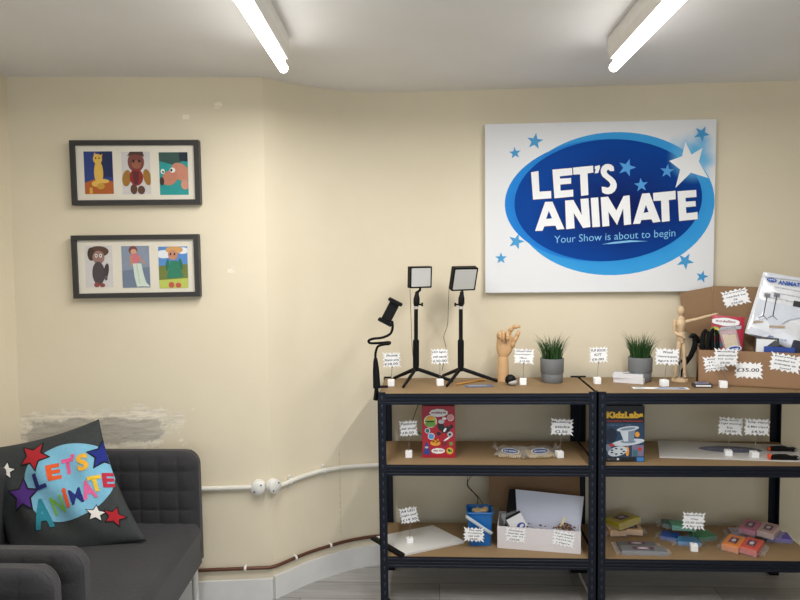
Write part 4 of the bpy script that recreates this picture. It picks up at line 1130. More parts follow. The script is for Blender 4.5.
# red pouch
f = upright((727, 333), .085, R(-4), R(8)); f.px
pp = [f.px(*q) for q in ((708, 317), (741, 314.5), (747, 352), (712, 356))]
z0 = -((f.o.z - (ZS[0] + .006)) / f.V.z)
t = thing('red_pouch', 'red printed pouch with white cloud label standing in the cardboard box', 'packet', tuple(f(0, z0, 0)))
def pillowy(mb, f, w_, v0, v1, d, mat=0, cu=0.0, n=14, skew=0.0):
    for sgn in (1, -1):
        def g(s, q):
            e = (1 - abs(2 * s - 1) ** 3) * (1 - abs(2 * q - 1) ** 4)
            s2 = s if sgn > 0 else 1 - s
            return f(cu + (s2 - .5) * w_ + skew * (v0 + (v1 - v0) * q), v0 + (v1 - v0) * q, sgn * d * max(e, 0) ** .6)
        mb.grid(g, n, n, mat)
mb = MB(); wR = abs(pp[1][0] - pp[0][0]); vtop = (pp[0][1] + pp[1][1]) / 2
pillowy(mb, f, wR, z0, vtop, .008, 6)
cu0, cv0 = f.px(725.5, 322)
cl = []
for a_, b_2 in oval(.052, .016, 36): 
    k = 1 + .09 * abs(math.sin(6 * math.atan2(b_2 / .016, a_ / .052) / 2 * 1.0)); cl.append((cu0 + a_ * k, cv0 + b_2 * k))
mb.poly(f, cl, .0092, 0); mb.text(f, 'modelling', cu0 - .038, cu0 + .038, cv0 - .006, cv0 + .008, .0096, 1, .02)
cu1, cv1 = f.px(715, 331); mb.poly(f, oval(.02, .02, 20, cu1, cv1), .0094, 2); mb.poly(f, oval(.011, .008, 16, cu1 + .002, cv1 + .008), .0097, 5)
cu1, cv1 = f.px(729, 328.5); mb.poly(f, [(cu1 - .045, cv1 - .014), (cu1 + .045, cv1 + .002), (cu1 + .045, cv1 + .016), (cu1 - .03, cv1 + .004)], .0095, 3)
cu1, cv1 = f.px(718, 345); mb.poly(f, oval(.016, .016, 20, cu1, cv1), .0094, 4)
mb.build('pouch', [SIGNWHITE, M('dark_red_ink', (130, 30, 50), .5), M('print_green', (104, 154, 60), .4), M('print_grey', (176, 176, 180), .3, .3), M('print_teal', (54, 110, 118), .4), M('print_yellow', (220, 190, 60), .4), RED], t)
# bag of sticks
f = upright((731, 343), .055, R(14), R(6))
z0 = -((f.o.z - (ZS[0] + .006)) / f.V.z)
t = thing('stick_bag', 'clear bag of pale wooden craft sticks standing in the cardboard box', 'packet', tuple(f(0, z0, 0)))
STICK = M('craft_stick', (222, 196, 150), .6, var=.08)
vt = f.px(728, 332)[1]
mb = MB()
for i in range(9):
    u_ = -.022 + i * .0055; mb.prism(f, rrect(.0048, vt - z0 - .02, .002, 3, u_, (vt + z0) / 2 + random.uniform(-.004, .004)), -.002 + .001 * (i % 3), .0 + .001 * (i % 3), 0)
mb.build('sticks', STICK, t)
mb = MB(); pillowy(mb, f, .068, z0, vt + .016, .007); mb.build('bag', clear_film('clear_film_bag'), t, weld=True)
mb = MB(); cu1, cv1 = f.px(733.5, 349); mb.poly(f, oval(.030, .014, 24, cu1, cv1), .0078, 0); mb.poly(f, oval(.026, .011, 24, cu1, cv1), .0082, 1); mb.text(f, 'animate', cu1 - .018, cu1 + .018, cv1 - .003, cv1 + .004, .0086, 0, .02)
mb.build('logo_sticker', [SIGNWHITE, M('logo_blue', (28, 66, 160), .4)], t)
# black gloves / clips at the left end of the box
for i, (u_, v_, r_, lab) in enumerate(((704.5, 336, .010, 'black rubber clip sticking up at the left end of the cardboard box'), (713, 335, .009, 'black rubber clip sticking up in front of the red pouch'))):
    f = upright((u_, v_), .05 + .015 * i, R(-6 + 8 * i), 0)
    z0 = -((f.o.z - (ZS[0] + .006)) / f.V.z)
    t = thing('rubber_clip', lab, 'clip', tuple(f(0, z0, 0)), 'black clips in the cardboard box')
    mb = MB(); mb.tube([f(0, z0, 0), f(-.002, z0 / 2, 0), f(-.005, 0, -.004), f(.003, .028, .002)], [r_, r_ * 1.1, r_, r_ * .6], 10, curve=4); mb.build('jaw', BLACK2, t)
    mb = MB(); mb.tube([f(.016, z0, 0), f(.015, z0 / 2, .004), f(.016, 0, .003), f(.009, .022, .005)], [r_ * .8, r_, r_ * .9, r_ * .5], 10, curve=4); mb.build('jaw', BLACK2, t)
# silver bag
f = upright((772, 315), .12, R(-12), R(14))
c4 = [f.px(*q) for q in ((763.5, 271.5), (812, 280), (800, 352), (744.5, 333))]
z0 = -((f.o.z - (ZS[0] + .008)) / f.V.z)
t = thing('foil_bag', 'large white and silver printed kit bag standing in the cardboard box', 'bag', tuple(f(0, z0, 0)))
SILVER = M('silver_white_film', (232, 233, 236), .2, 0.12, var=.05, scale=14, bump=1.0, bscale=13)
mb = MB()
def bag(sgn):
    def g(s, q):
        s2 = s if sgn > 0 else 1 - s
        L_ = Vector(c4[3]).lerp(Vector(c4[0]), q); R_ = Vector(c4[2]).lerp(Vector(c4[1]), q)
        p_ = L_.lerp(R_, s2); e = max(0, (1 - abs(2 * s - 1) ** 4) * (1 - abs(2 * q - 1) ** 4)) ** .5
        return f(p_.x, p_.y, sgn * (.016 * e) + .003 * math.sin(22 * p_.x + 9 * q) * math.sin(15 * q + 3) * e)
    return g
mb.grid(bag(1), 30, 30, 7); mb.grid(bag(-1), 30, 30, 7)
w1 = .0205
def bt(px, py): return f.px(px, py)
cu1, cv1 = bt(771, 281); mb.poly(f, oval(.019, .0085, 24, cu1, cv1), w1, 0); mb.text(f, "LET'S", cu1 - .012, cu1 + .012, cv1 - .002, cv1 + .004, w1 + .0004, 1, .02)
a_, b_2 = bt(777, 284), bt(806, 288.5)
mb.text(f, 'ANIMATION', a_[0], b_2[0] + .012, a_[1] - .005, a_[1] + .013, w1, 0, .05, shear=(b_2[1] - a_[1]) / (b_2[0] - a_[0]) + .03)
for sh in ([(757, 299), (772, 303), (801, 309), (801, 318), (786, 321), (778, 327), (771, 330), (766, 319), (752, 322)], [(762, 277), (766, 274), (806, 281), (806, 283)], [(749, 327), (760, 330), (770, 335), (765, 338), (748, 334)]):
    mb.poly(f, [f.px(*q) for q in sh][::-1], w1 - .0006, 8)  # silver crumple patches, with the blue-white glare put into their colour and outline
for k, (xa, ya, xb) in enumerate(((774, 288, 798), (770, 293, 803), (764, 297.5, 790))):
    a_ = bt(xa, ya); mb.text(f, 'stop motion kit for beginners', a_[0], a_[0] + (xb - xa) * .0042, a_[1] - .002, a_[1] + .0035, w1, 2, .01)
for x_ in (765.5, 775):
    a_, b_2 = bt(x_ + 1, 296), bt(x_ - 3, 317)
    mb.poly(f, rect(.022, .016, a_[0], a_[1]), w1, 3); mb.poly(f, [(a_[0] - .002, a_[1]), (a_[0] + .002, a_[1]), (b_2[0] + .002, b_2[1]), (b_2[0] - .002, b_2[1])][::-1], w1, 4)
    mb.poly(f, [(b_2[0], b_2[1]), (b_2[0] + .018, b_2[1] - .012), (b_2[0] + .018, b_2[1] - .009), (b_2[0], b_2[1] + .004)], w1, 4); mb.poly(f, [(b_2[0], b_2[1]), (b_2[0], b_2[1] + .004), (b_2[0] - .016, b_2[1] - .009), (b_2[0] - .016, b_2[1] - .012)], w1, 4)
cu1, cv1 = bt(797, 305); mb.poly(f, rect(.034, .024, cu1, cv1), w1, 5)
cu1, cv1 = bt(757, 323); mb.poly(f, [(cu1 - .02, cv1 - .006), (cu1 + .02, cv1 + .004), (cu1 + .02, cv1 + .010), (cu1 - .016, cv1 + .003)], w1 - .002, 6)
cu1, cv1 = bt(776, 328); mb.poly(f, [(cu1 - .028, cv1 - .008), (cu1 + .028, cv1 + .004), (cu1 + .028, cv1 + .012), (cu1 - .028, cv1 + .002)], w1, 6)
a_ = bt(757, 334); mb.text(f, 'letsanimate', a_[0], a_[0] + .06, a_[1] - .003, a_[1] + .005, w1 - .002, 0, .02)
a_ = bt(779, 340); mb.text(f, '.co.uk', a_[0], a_[0] + .026, a_[1] - .003, a_[1] + .006, w1 - .002, 0, .02)
mb.build('bag', [M('kit_blue', (30, 84, 168), .4), SIGNWHITE, M('kit_grey_ink', (104, 108, 116), .5), M('kit_panel_grey', (120, 122, 130), .5), M('kit_black', (60, 60, 70), .5), M('kit_dark', (34, 34, 38), .5), M('kit_tan', (176, 152, 124), .5), SILVER, M('foil_with_glare', (226, 231, 240), .18, .25, bump=1.0, bscale=22)], t)
# card boxes at the front of the box
f = upright((767, 346), .05, R(-3), R(5)); z0 = -((f.o.z - (ZS[0] + .006)) / f.V.z)
mb = MB(); vt = f.px(767, 337.5)[1]; mb.box(-.043, .043, z0, vt, -.016, 0, 0, f)
mb.poly(f, [(-.040, vt - .1), (.03, vt - .075), (.0, vt - .035), (.028, vt - .008), (-.040, vt - .008)][::1], .0006, 1); mb.text(f, 'magnets', -.02, .034, vt - .013, vt - .006, .001, 1)
tag(mb.build('small_carton', [M('grey_carton', (72, 72, 76), .5), SIGNWHITE], base=tuple(f(0, z0, 0))), 'small grey and white carton standing before the silver kit bag', 'carton')
f = upright((778, 351), .028, R(-2), R(4)); z0 = -((f.o.z - (ZS[0] + .006)) / f.V.z)
mb = MB(); vt = f.px(778, 347)[1]; mb.box(-.050, .062, z0, vt, -.014, 0, 0, f)
tag(mb.build('blue_case', M('cobalt_plastic', (24, 62, 150), .35), base=tuple(f(0, z0, 0)), bevel=.003), 'flat cobalt blue case in the cardboard box, behind its front edge', 'case')
f = upright((802, 346), .075, R(-14), R(5)); z0 = -((f.o.z - (ZS[0] + .006)) / f.V.z)
mb = MB(); mb.box(-.035, .05, z0, .018, -.02, 0, 0, f)
tag(mb.build('dark_case', M('dark_navy_case', (34, 36, 52), .45), base=tuple(f(0, z0, 0)), bevel=.006), 'dark navy case at the right end of the cardboard box', 'case')
# tags on the box
def on_front(px, py, wpx, hpx, tilt, lines, label, lift=.0012):
    u_, v_ = BFront.px(px, py); c_ = BFront(u_, v_, lift)
    f = Fr(c_, U * math.cos(R(tilt)) + Vector((0, 0, 1)) * math.sin(R(tilt)), Vector((0, 0, 1)) * math.cos(R(tilt)) - U * math.sin(R(tilt)), -V)
    s = c_.y / F_PX; price_tag(f, wpx * s, hpx * s, lines, label)
on_front(715, 363.5, 21, 16, 10, ['Armature', '£4 wire', '£6 figure', 'extra clay'], 'tilted white price tag stuck on the cardboard box, half behind a stand sign')
on_front(748.6, 370.3, 25, 16.5, 0, ['£35.00'], 'white price tag reading £35.00 stuck low on the cardboard box front')
on_front(785.3, 363, 27, 18, -9, ['Everything', 'needed to', 'animate at', 'home!'], 'white tag with four handwritten lines at right on the cardboard box front')
u_, v_ = FL.px(736.4, 297); f = Fr(FL(u_, v_, .0014), FL.U * math.cos(R(14)) + FL.V * math.sin(R(14)), FL.V * math.cos(R(14)) - FL.U * math.sin(R(14)), FL.W)
s = f.o.y / F_PX; price_tag(f, 24 * s, 16.5 * s, ['Kit Everything', 'needed inc', 'it', '£35.00'], 'white price tag stuck on the raised flap of the cardboard box')
# small packet before the box
p = on(703, 387.5, 0)
f = flat(p + Vector((0, .012, .0005)), R(-4))
mb = MB(); mb.box(-.036, .036, -.020, .020, 0, .017, 0, f); mb.prism(f, oval(.028, .012, 24), .017, .0174, 1); mb.prism(f, oval(.022, .009, 24), .0174, .0177, 2); ff = Fr(f(0, -.020, .008), f.U, (0, 0, 1)); mb.poly(ff, rect(.060, .007), .0004, 1)
tag(mb.build('small_packet', [M('charcoal_pack', (58, 58, 66), .3), SIGNWHITE, M('logo_blue', (28, 66, 160), .4)], base=tuple(p), bevel=.0015), 'small charcoal packet with blue oval logo in front of the cardboard box corner', 'packet')

# ------------------------------------------------------------------ middle shelf, left unit
def front_box(name, px_tl, px_br, k, depth, mats, label, cat, yaw=0.0, base_py=None):
    bl = on(px_tl[0], px_br[1], k)
    y = bl.y
    a_ = atY(px_tl[0], px_tl[1], y); b_2 = atY(px_br[0], px_br[1], y)
    w_, h_ = b_2.x - a_.x, a_.z - ZS[k] - .0005
    f = facing((a_.x, y, ZS[k] + .0005), 0, yaw)
    return f, w_, h_
f, w_, h_ = front_box('', (421.8, 406.2), (455.3, 457.8), 1, .05, None, '', '')
t = thing('activity_box', 'red printed modelling activity box on the middle shelf of the left unit', 'box', tuple(f(w_ / 2, 0, -.025)))
mb = MB(); mb.box(0, w_, 0, h_, -.055, 0, 11, f)
def ap(u, v): return f.px(415 + u / 8.96, 395 + v / 8.955)
def sc(u): return u / 8.96 * f.o.y / F_PX
mats_ = [SIGNWHITE, M('dark_red_ink', (130, 30, 50), .5), M('print_green', (104, 154, 60), .4), M('print_black', (30, 30, 34), .4), M('print_orange', (232, 156, 50), .4), M('print_violet_blue', (56, 62, 132), .4), M('print_sky', (90, 150, 206), .4), M('print_pink', (220, 150, 146), .4), M('print_lime', (170, 196, 70), .4), M('print_teal', (54, 110, 118), .4), M('print_grey_pale', (190, 190, 196), .4)]
def cloud(u, v, a_, b_2, w=.0006):
    cu, cv = ap(u, v); pts = []
    for i in range(48):
        x = 2 * PI * i / 48; k = 1 + .10 * abs(math.sin(4.5 * x)); pts.append((cu + sc(a_) * k * math.cos(x), cv + sc(b_2) * k * math.sin(x)))
    mb.poly(f, pts, w, 0)
def dot(u, v, r_, mat, w=.0008, ry=None, rot=0):
    cu, cv = ap(u, v); mb.poly(f, oval(sc(r_), sc(ry or r_), 22, cu, cv, rot), w, mat)
cloud(212, 160, 78, 34); cu, cv = ap(212, 160); mb.text(f, 'modelling kit', cu - sc(66), cu + sc(66), cv - sc(12), cv + sc(14), .001, 1, .03)
dot(138, 236, 58, 0); dot(138, 236, 52, 8, .001); cu, cv = ap(138, 262); mb.poly(f, oval(sc(48), sc(26), 20, cu, cv), .0012, 2); dot(138, 205, 34, 4, .0012, 16); dot(135, 236, 46, 3, .0014, 7)
dot(318, 203, 30, 0); dot(318, 203, 26, 7, .001); dot(112, 320, 24, 0); dot(112, 320, 19, 9, .001); dot(145, 370, 31, 0); dot(145, 370, 26, 6, .001)
# a plain clay dog shape
dot(232, 285, 30, 3, .0012, 38, .3); dot(275, 310, 42, 3, .0014, 30, .4); dot(326, 282, 16, 3, .0012, 20); dot(213, 345, 20, 3, .0012, 17); dot(236, 238, 28, 10, .0016, 20); dot(268, 312, 22, 0, .0018, 10, 1.0); dot(315, 352, 26, 10, .0014); dot(312, 352, 12, 3, .0018); dot(262, 210, 20, 0, .0018, 12); dot(290, 390, 40, 0, .0012, 8, .6)
dot(182, 430, 46, 4, .0012, 26); dot(165, 408, 10, 4, .0012, 16); dot(205, 408, 10, 4, .0012, 16); dot(190, 425, 6, 3, .0016); dot(262, 435, 28, 1, .0012, 24); dot(323, 436, 17, 2, .001)
cu, cv = ap(104, 485); mb.poly(f, [(cu - sc(34), cv - sc(48)), (cu + sc(34), cv - sc(48)), (cu + sc(12), cv + sc(62)), (cu - sc(8), cv + sc(62))], .0012, 5); dot(104, 468, 16, 10, .0016, 10)
cloud(208, 500, 58, 24); cu, cv = ap(208, 500); mb.text(f, 'clay fun', cu - sc(46), cu + sc(46), cv - sc(9), cv + sc(12), .001, 1, .03)
dot(312, 500, 32, 4, .001); dot(312, 500, 22, 8, .0012); dot(305, 495, 8, 3, .0014, 14, .5); dot(322, 500, 6, 3, .0014, 10)
mb.build('carton', mats_ + [M('red_carton', (172, 26, 46), .35, var=.08)], t)
# bags of sticks
FILM = clear_film('clear_film_wrap', (225, 225, 222), .2)
for i, (pa, pb, lab) in enumerate((((497, 452), (525, 460), 'clear bag of wooden sticks with blue oval label, left one, middle shelf'), ((523, 452), (556, 459.5), 'clear bag of wooden sticks with blue oval label, right one, beside the price sign'))):
    c_ = on((pa[0] + pb[0]) / 2, 456, 1); c_.y += .01
    an = R(-14 if i == 0 else 9); f = flat(Vector((c_.x, c_.y, ZS[1] + .001)), an)
    t = thing('stick_bag', lab, 'packet', (c_.x, c_.y, ZS[1]), 'bags of wooden sticks')
    wd = (pb[0] - pa[0]) * c_.y / F_PX
    mb = MB()
    for j in range(22):
        u_ = -wd * .36 + wd * .72 * (j % 11) / 10; z_ = .003 + .006 * (j // 11)
        mb.tube([f(u_, -.042, z_), f(u_ + random.uniform(-.003, .003), .04, z_ + .002)], .0028, 6)
    mb.build('sticks', STICK, t)
    mb = MB()
    for sgn in (1, -1):
        def g(s, q, sgn=sgn):
            s2 = s if sgn > 0 else 1 - s
            e = max(0, (1 - abs(2 * s - 1) ** 4) * (1 - abs(2 * q - 1) ** 3)) ** .5
            z_ = .010 + sgn * (.0095 * e) + .010 * max(0, q - .5) * (1 if sgn > 0 else .3) + .004 * math.sin(17 * s2 + 5 * q + i) * abs(2 * q - 1) ** 2
            return f((s2 - .5) * wd * 1.08, -.056 + .14 * q, max(z_, .0006))
        mb.grid(g, 24, 24)
    # gathered bag neck
    mb.grid(lambda s, q: f((-1 if i == 0 else 1) * (wd * .5 + .018 * q), .02 + (s - .5) * .05 * (.4 + q), .014 + .02 * q + .006 * math.sin(9 * s)), 8, 6)
    mb.build('bag', FILM, t)
    mb = MB(); fl2 = Fr(f(0, -.012, .021), f.U, (0, .8, .35)); mb.poly(fl2, oval(.037, .019, 28), .0, 0); mb.poly(fl2, oval(.034, .016, 28), .0005, 1); mb.text(fl2, "let's animate", -.025, .025, -.004, .006, .0009, 0, .02)
    mb.build('label_sticker', [SIGNWHITE, M('logo_dull_blue', (56, 74, 122), .4)], t)

# ------------------------------------------------------------------ middle shelf, right unit
f, w_, h_ = front_box('', (604.0, 406.0), (644.2, 461.8), 1, .05, None, '', '')
w_ += .0
t = thing('science_kit_box', 'dark blue science kit box with yellow title at the left end of the right unit', 'box', tuple(f(w_ / 2, 0, -.025)))
mb = MB(); mb.box(0, w_, 0, h_, -.06, 0, 11, f)
def ap(u, v): return f.px(600 + u / 8, 395 + v / 8)
def sc(u): return u / 8 * f.o.y / F_PX
mats_ = [M('kit_yellow', (226, 178, 52), .4), M('kit_red', (186, 60, 56), .4), M('kit_night_blue', (36, 62, 92), .4, var=.3, scale=20), M('kit_cup_white', (200, 208, 216), .4), M('kit_cup_shade', (120, 136, 156), .4), M('print_black', (30, 30, 34), .4), M('print_orange', (232, 156, 50), .4), M('kit_sky', (60, 130, 200), .4), M('kit_mauve', (120, 112, 140), .4), M('kit_dark_blue', (22, 36, 58), .4), M('print_teal', (54, 110, 118), .4)]
u0, v1 = ap(50, 192); u1, v0_ = ap(349, 132)
u0 = max(u0, .002)
mb.text(f, 'KidzLabs', ap(52, 0)[0], ap(346, 0)[0], v1 + .003, v0_, .0012, 0, .06)
mb.text(f, 'Animation Praxinoscope', ap(54, 0)[0], ap(346, 0)[0], ap(0, 217)[1], ap(0, 200)[1], .0012, 1, .03)
def q4(a_, b_2, c_, d_, mat, w=.0008):
    p1, p2 = ap(a_, d_), ap(c_, b_2); mb.poly(f, [(p1[0], p1[1]), (p2[0], p1[1]), (p2[0], p2[1]), (p1[0], p2[1])], w, mat)
q4(52, 222, 352, 498, 2)
def dot(u, v, r_, mat, w=.001, ry=None, rot=0):
    cu, cv = ap(u, v); mb.poly(f, oval(sc(r_), sc(ry or r_), 28, cu, cv, rot), w, mat)
dot(90, 320, 44, 9, .0009, 60); mb.text(f, 'build your own', ap(60, 0)[0], ap(255, 0)[0], ap(0, 246)[1], ap(0, 234)[1], .0012, 4)
dot(225, 378, 128, 3, .0012, 26, .12); dot(225, 372, 60, 4, .0013, 14)
p_ = [ap(160, 290), ap(282, 280), ap(268, 368), ap(190, 372)]; mb.poly(f, p_[::-1], .0014, 3); p_ = [ap(225, 286), ap(282, 280), ap(268, 368), ap(225, 370)]; mb.poly(f, p_[::-1], .0015, 4)
dot(222, 270, 88, 3, .0017, 20, .12); dot(222, 270, 62, 4, .0019, 11, .12)
dot(298, 315, 18, 6, .0012, 22); dot(92, 400, 22, 1, .0016, 12); dot(140, 450, 78, 3, .0016, 38, .25)
for k in range(7):
    a_ = 2 * PI * k / 7; dot(140 + 50 * math.cos(a_), 450 + 22 * math.sin(a_), 11, 5, .0018, 6)
dot(70, 430, 22, 4, .0014, 40, .4); q4(255, 400, 350, 490, 8, .001); dot(318, 432, 16, 1, .0014); q4(262, 440, 300, 488, 10, .0013); dot(218, 450, 14, 6, .0014, 40)
q4(52, 498, 352, 526, 5, .001); q4(292, 498, 350, 530, 7, .0014); q4(134, 504, 152, 520, 3, .0014); mb.text(f, 'ages 8+', ap(58, 0)[0], ap(124, 0)[0], ap(0, 518)[1], ap(0, 506)[1], .0014, 4)
mb.build('carton', mats_ + [M('black_carton', (26, 28, 34), .35)], t)
# white pad
pts = [on(655.5, 440.2, 1), on(659.5, 458.0, 1), on(801, 462.4, 1), on(845, 463.5, 1), on(845, 441.5, 1)]
f = Fr(Vector((pts[1].x, pts[1].y, ZS[1] + .0006)), (pts[2] - pts[1]), Vector((0, 1, 0)), (0, 0, 1)); f.V = Vector((-f.U.y, f.U.x, 0))
def l2(p): d_ = p - f.o; return (d_.dot(f.U), d_.dot(f.V))
PAD = M('white_pad', (206, 204, 200), .35, var=.04); 
t = thing('white_pad', 'thin white drawing pad with faint blue oval logo on the middle shelf', 'pad', tuple(f.o))
yback = min(Y_BACK - .012, pts[0].y)
q_ = [l2(pts[1]), (l2(pts[1])[0] + .615, 0), (l2(pts[1])[0] + .615, yback - f.o.y - .012), l2(Vector((pts[0].x, yback, 0)))]
cc = l2(atZ(730, 449.5, ZS[1] + .006)); mb = MB(); mb.prism(f, q_, 0, .006, 2); mb.poly(f, oval(.128, .048, 44, cc[0], cc[1]), .0064, 0); mb.text(f, "LET'S ANIMATE", cc[0] - .09, cc[0] + .09, cc[1] - .012, cc[1] + .018, .0067, 1, .02, shear=.02)
mb.build('panel', [M('faded_blue_print', (104, 112, 142), .5), M('faded_pale_print', (152, 156, 174), .5), PAD], t)
# black clips with orange tips
ORANGE = M('orange_plastic', (232, 88, 50), .4)
for i, (xa, xb, yy, lab) in enumerate(((768, 795, 450.5, 'black clip with small orange end, rear one, on the white pad'), (768, 798, 459, 'black clip with larger orange end, front one, on the white pad'))):
    a_, b_2 = atZ(xa, yy, ZS[1] + .008), atZ(xb, yy + .5, ZS[1] + .008)
    t = thing('plastic_clip', lab, 'clip', tuple(a_), 'black clips with orange ends')
    L = (b_2 - a_).length; f2 = Fr(Vector((a_.x, a_.y, ZS[1] + .0068)), b_2 - a_, Vector((0, 1, 0)), (0, 0, 1))
    f3 = Fr(f2.o, f2.U, (0, 0, 1), -f2.V)
    hh = .021
    mb = MB(); mb.prism(f3, [(.006, .002), (L * .8, .002), (L * .86, .000), (L, .003), (L + .003, .010), (L, .016), (L * .8, .015), (L * .62, .021), (L * .4, .021), (.008, .017)], -.009, .009, 0); mb.build('body', BLACK, t, bevel=.002)
    mb = MB(); mb.lathe([(.0042, .0), (.0042, .0006), (.0003, .0007)], n=12, fr=Fr(f3(L - .003, .009, .0092), f3.U, f3.V, f3.W)); mb.build('pivot', CHROME, t)
    mb = MB(); mb.box(0, .012 if i else .008, 0, .022 if i else .017, -.008, .008, 0, f3); mb.build('tip', ORANGE, t, bevel=.002)

# ------------------------------------------------------------------ bottom shelf, left unit
zk = ZS[2]
bp4 = [on(384, 538.5, 2), on(433, 527.2, 2), on(464.5, 543.3, 2), on(405, 556.2, 2)]
ff = Fr(bp4[0] + Vector((0, 0, .001)), (1, 0, 0), (0, 1, 0), (0, 0, 1))
def l3(p): return ((p - ff.o).x, (p - ff.o).y)
blk = [on(372.6, 541.8, 2), on(384, 538.8, 2), on(405, 556.2, 2), on(399, 556.4, 2)]
t = thing('light_board', 'white light board with black edge lying angled over the bottom shelf left end', 'board', tuple(bp4[3]))
lead = [on(405, 556.2, 2), on(464.5, 543.3, 2), on(433, 527.2, 2)]
e1 = lead[1] - lead[0]; e2 = lead[2] - lead[1]
c0_ = lead[0]; c1_ = lead[1]; c2_ = lead[2]; c3_ = lead[0] + e2
MB().prism(ff, [l3(c0_), l3(c1_), l3(c2_), l3(c3_)], 0, .009, 0).build('panel', M('white_acrylic', (214, 212, 208), .18, var=.02), t, bevel=.0015)
sd = -e1.normalized() * .026
MB().prism(ff, [l3(c0_ + sd), l3(c0_ - e1.normalized() * .0006), l3(c3_ - e1.normalized() * .0006), l3(c3_ + sd)], 0, .011, 0).build('edge_strip', BLACK, t, bevel=.002)
# bucket
bb = on(480, 545, 2); bb.y += .03; bb = atY(479.6, 543, bb.y); bb.z = zk
s_ = bb.y / F_PX
t = thing('toy_bucket', 'small bright blue bucket with white handle on the bottom shelf', 'bucket', tuple(bb))
BLUE = M('bright_blue_plastic', (28, 112, 190), .35, var=.04)
hB = 35 * s_
def rr_ring(hw, r_, z, n=6): return [Vector((bb.x + a_, bb.y + b_2 * .85, zk + z)) for a_, b_2 in rrect(2 * hw, 2 * hw, r_, n)]
mb = MB()
rows = [(k_ * 1.04, r_, z_) for k_, r_, z_ in [(10.2 * s_, .012, .0005), (10.4 * s_, .014, .004), (12.0 * s_, .016, hB - .012), (12.1 * s_, .016, hB - .010), (12.9 * s_, .017, hB - .010), (12.9 * s_, .017, hB), (11.7 * s_, .016, hB), (11.5 * s_, .016, hB - .012), (10.0 * s_, .012, .006)]]
vs_ = []
for r_ in rows: vs_ += rr_ring(*r_)
n = len(rr_ring(*rows[0]))
mb.add(vs_, [(i * n + q, i * n + (q + 1) % n, (i + 1) * n + (q + 1) % n, (i + 1) * n + q) for i in range(len(rows) - 1) for q in range(n)], 0, True)
mb.add(vs_[:n], [tuple(range(n))[::-1]]); mb.add(vs_[-n:], [tuple(range(n))])
ob = mb.build('body', BLUE, t)
bf = bb.y - .85 * 13.4 * s_ - .004
mb = MB(); h0, h1, h2 = atY(466.5, 517.5, bf), atY(479, 526, bf - .008), atY(491, 534, bf)
for (dz, ) in ((0,),):
    pts_ = [atY(466.4, 516.8, bf + .03), atY(467, 517, bf - .002), atY(479, 525.2, bf - .006), atY(490.8, 533, bf - .002), atY(491.6, 533, bf + .03)]
    mb.tube(pts_, .0075, 8, curve=6, squash=.3)
mb.build('handle', M('milky_plastic', (196, 206, 214), .35), t)
CLAY = M('beige_clay', (196, 170, 130), .8, var=.15)
for k in range(9):
    a_ = k * 2.4; rr = .020 * math.sqrt(k / 8); c_ = Vector((bb.x + rr * 1.4 * math.cos(a_), bb.y - .004 + rr * math.sin(a_), zk + hB - .012 + .006 * ((k * 7) % 3) / 2))
    m_ = Matrix.Rotation(k * .7, 3, 'Z') @ Matrix.Rotation(.4 * math.sin(k), 3, 'X')
    f4 = Fr(c_, m_ @ Vector((1, 0, 0)), m_ @ Vector((0, 1, 0)), m_ @ Vector((0, 0, 1)))
    o = MB().box(-.0115, .0115, -.010, .010, -.009, .009, 0, f4).build('wooden_block', CLAY, base=tuple(c_), bevel=.003)
    tag(o, 'one of the small beige blocks heaped in the blue bucket', 'block', 'beige blocks in the blue bucket')
f = facing(atY(474, 534.6, bf - .012), R(-3)); s = f.o.y / F_PX
price_tag(f, 21.5 * s, 15.5 * s, ['The mini', 'modelling', 'set tub', '£8.00'], 'white price tag stuck on the blue bucket')
# power cables hanging behind the shelving
yc = Y_BACK - .018
def K(px, py, y=yc): return atY(px, py, y)
CABLE = M('black_cable', (26, 26, 28), .5)
mb = MB(); mb.tube([K(470, 441), K(470, 462), K(467.5, 480), K(468, 487), K(474, 493), K(478, 499, yc - .02), K(476, 508, yc - .04), K(475.8, 513, yc - .06)], .0018, 6, curve=5)
mb.tube([K(474, 441), K(473, 470), K(467.8, 482, yc + .004), K(470, 488), K(480, 499, yc - .02), K(485, 509, yc - .04), K(485.2, 513, yc - .06)], .0018, 6, curve=5)
tag(mb.build('power_cable', CABLE, base=tuple(K(470, 441))), 'thin black cable hanging down into the blue bucket', 'cable')
mb = MB(); mb.tube([K(418.5, 404), K(414.5, 415), K(413, 423), K(416, 430), K(421, 434), K(424, 440)], .0018, 6, curve=5)
tag(mb.build('power_cable', CABLE, base=tuple(K(418.5, 404))), 'thin black cable looping down behind the red activity box', 'cable')
a_ = on(579, 443, 1); mb = MB(); mb.tube([on(577, 441.5, 1) + Vector((0, 0, .004)), on(581, 447, 1) + Vector((0, 0, .003)), on(590, 455, 1) + Vector((0, 0, .003))], .0022, 6, curve=4)
tag(mb.build('power_cable', CABLE, base=tuple(a_)), 'thin black cable lying at the right corner of the left middle shelf', 'cable')
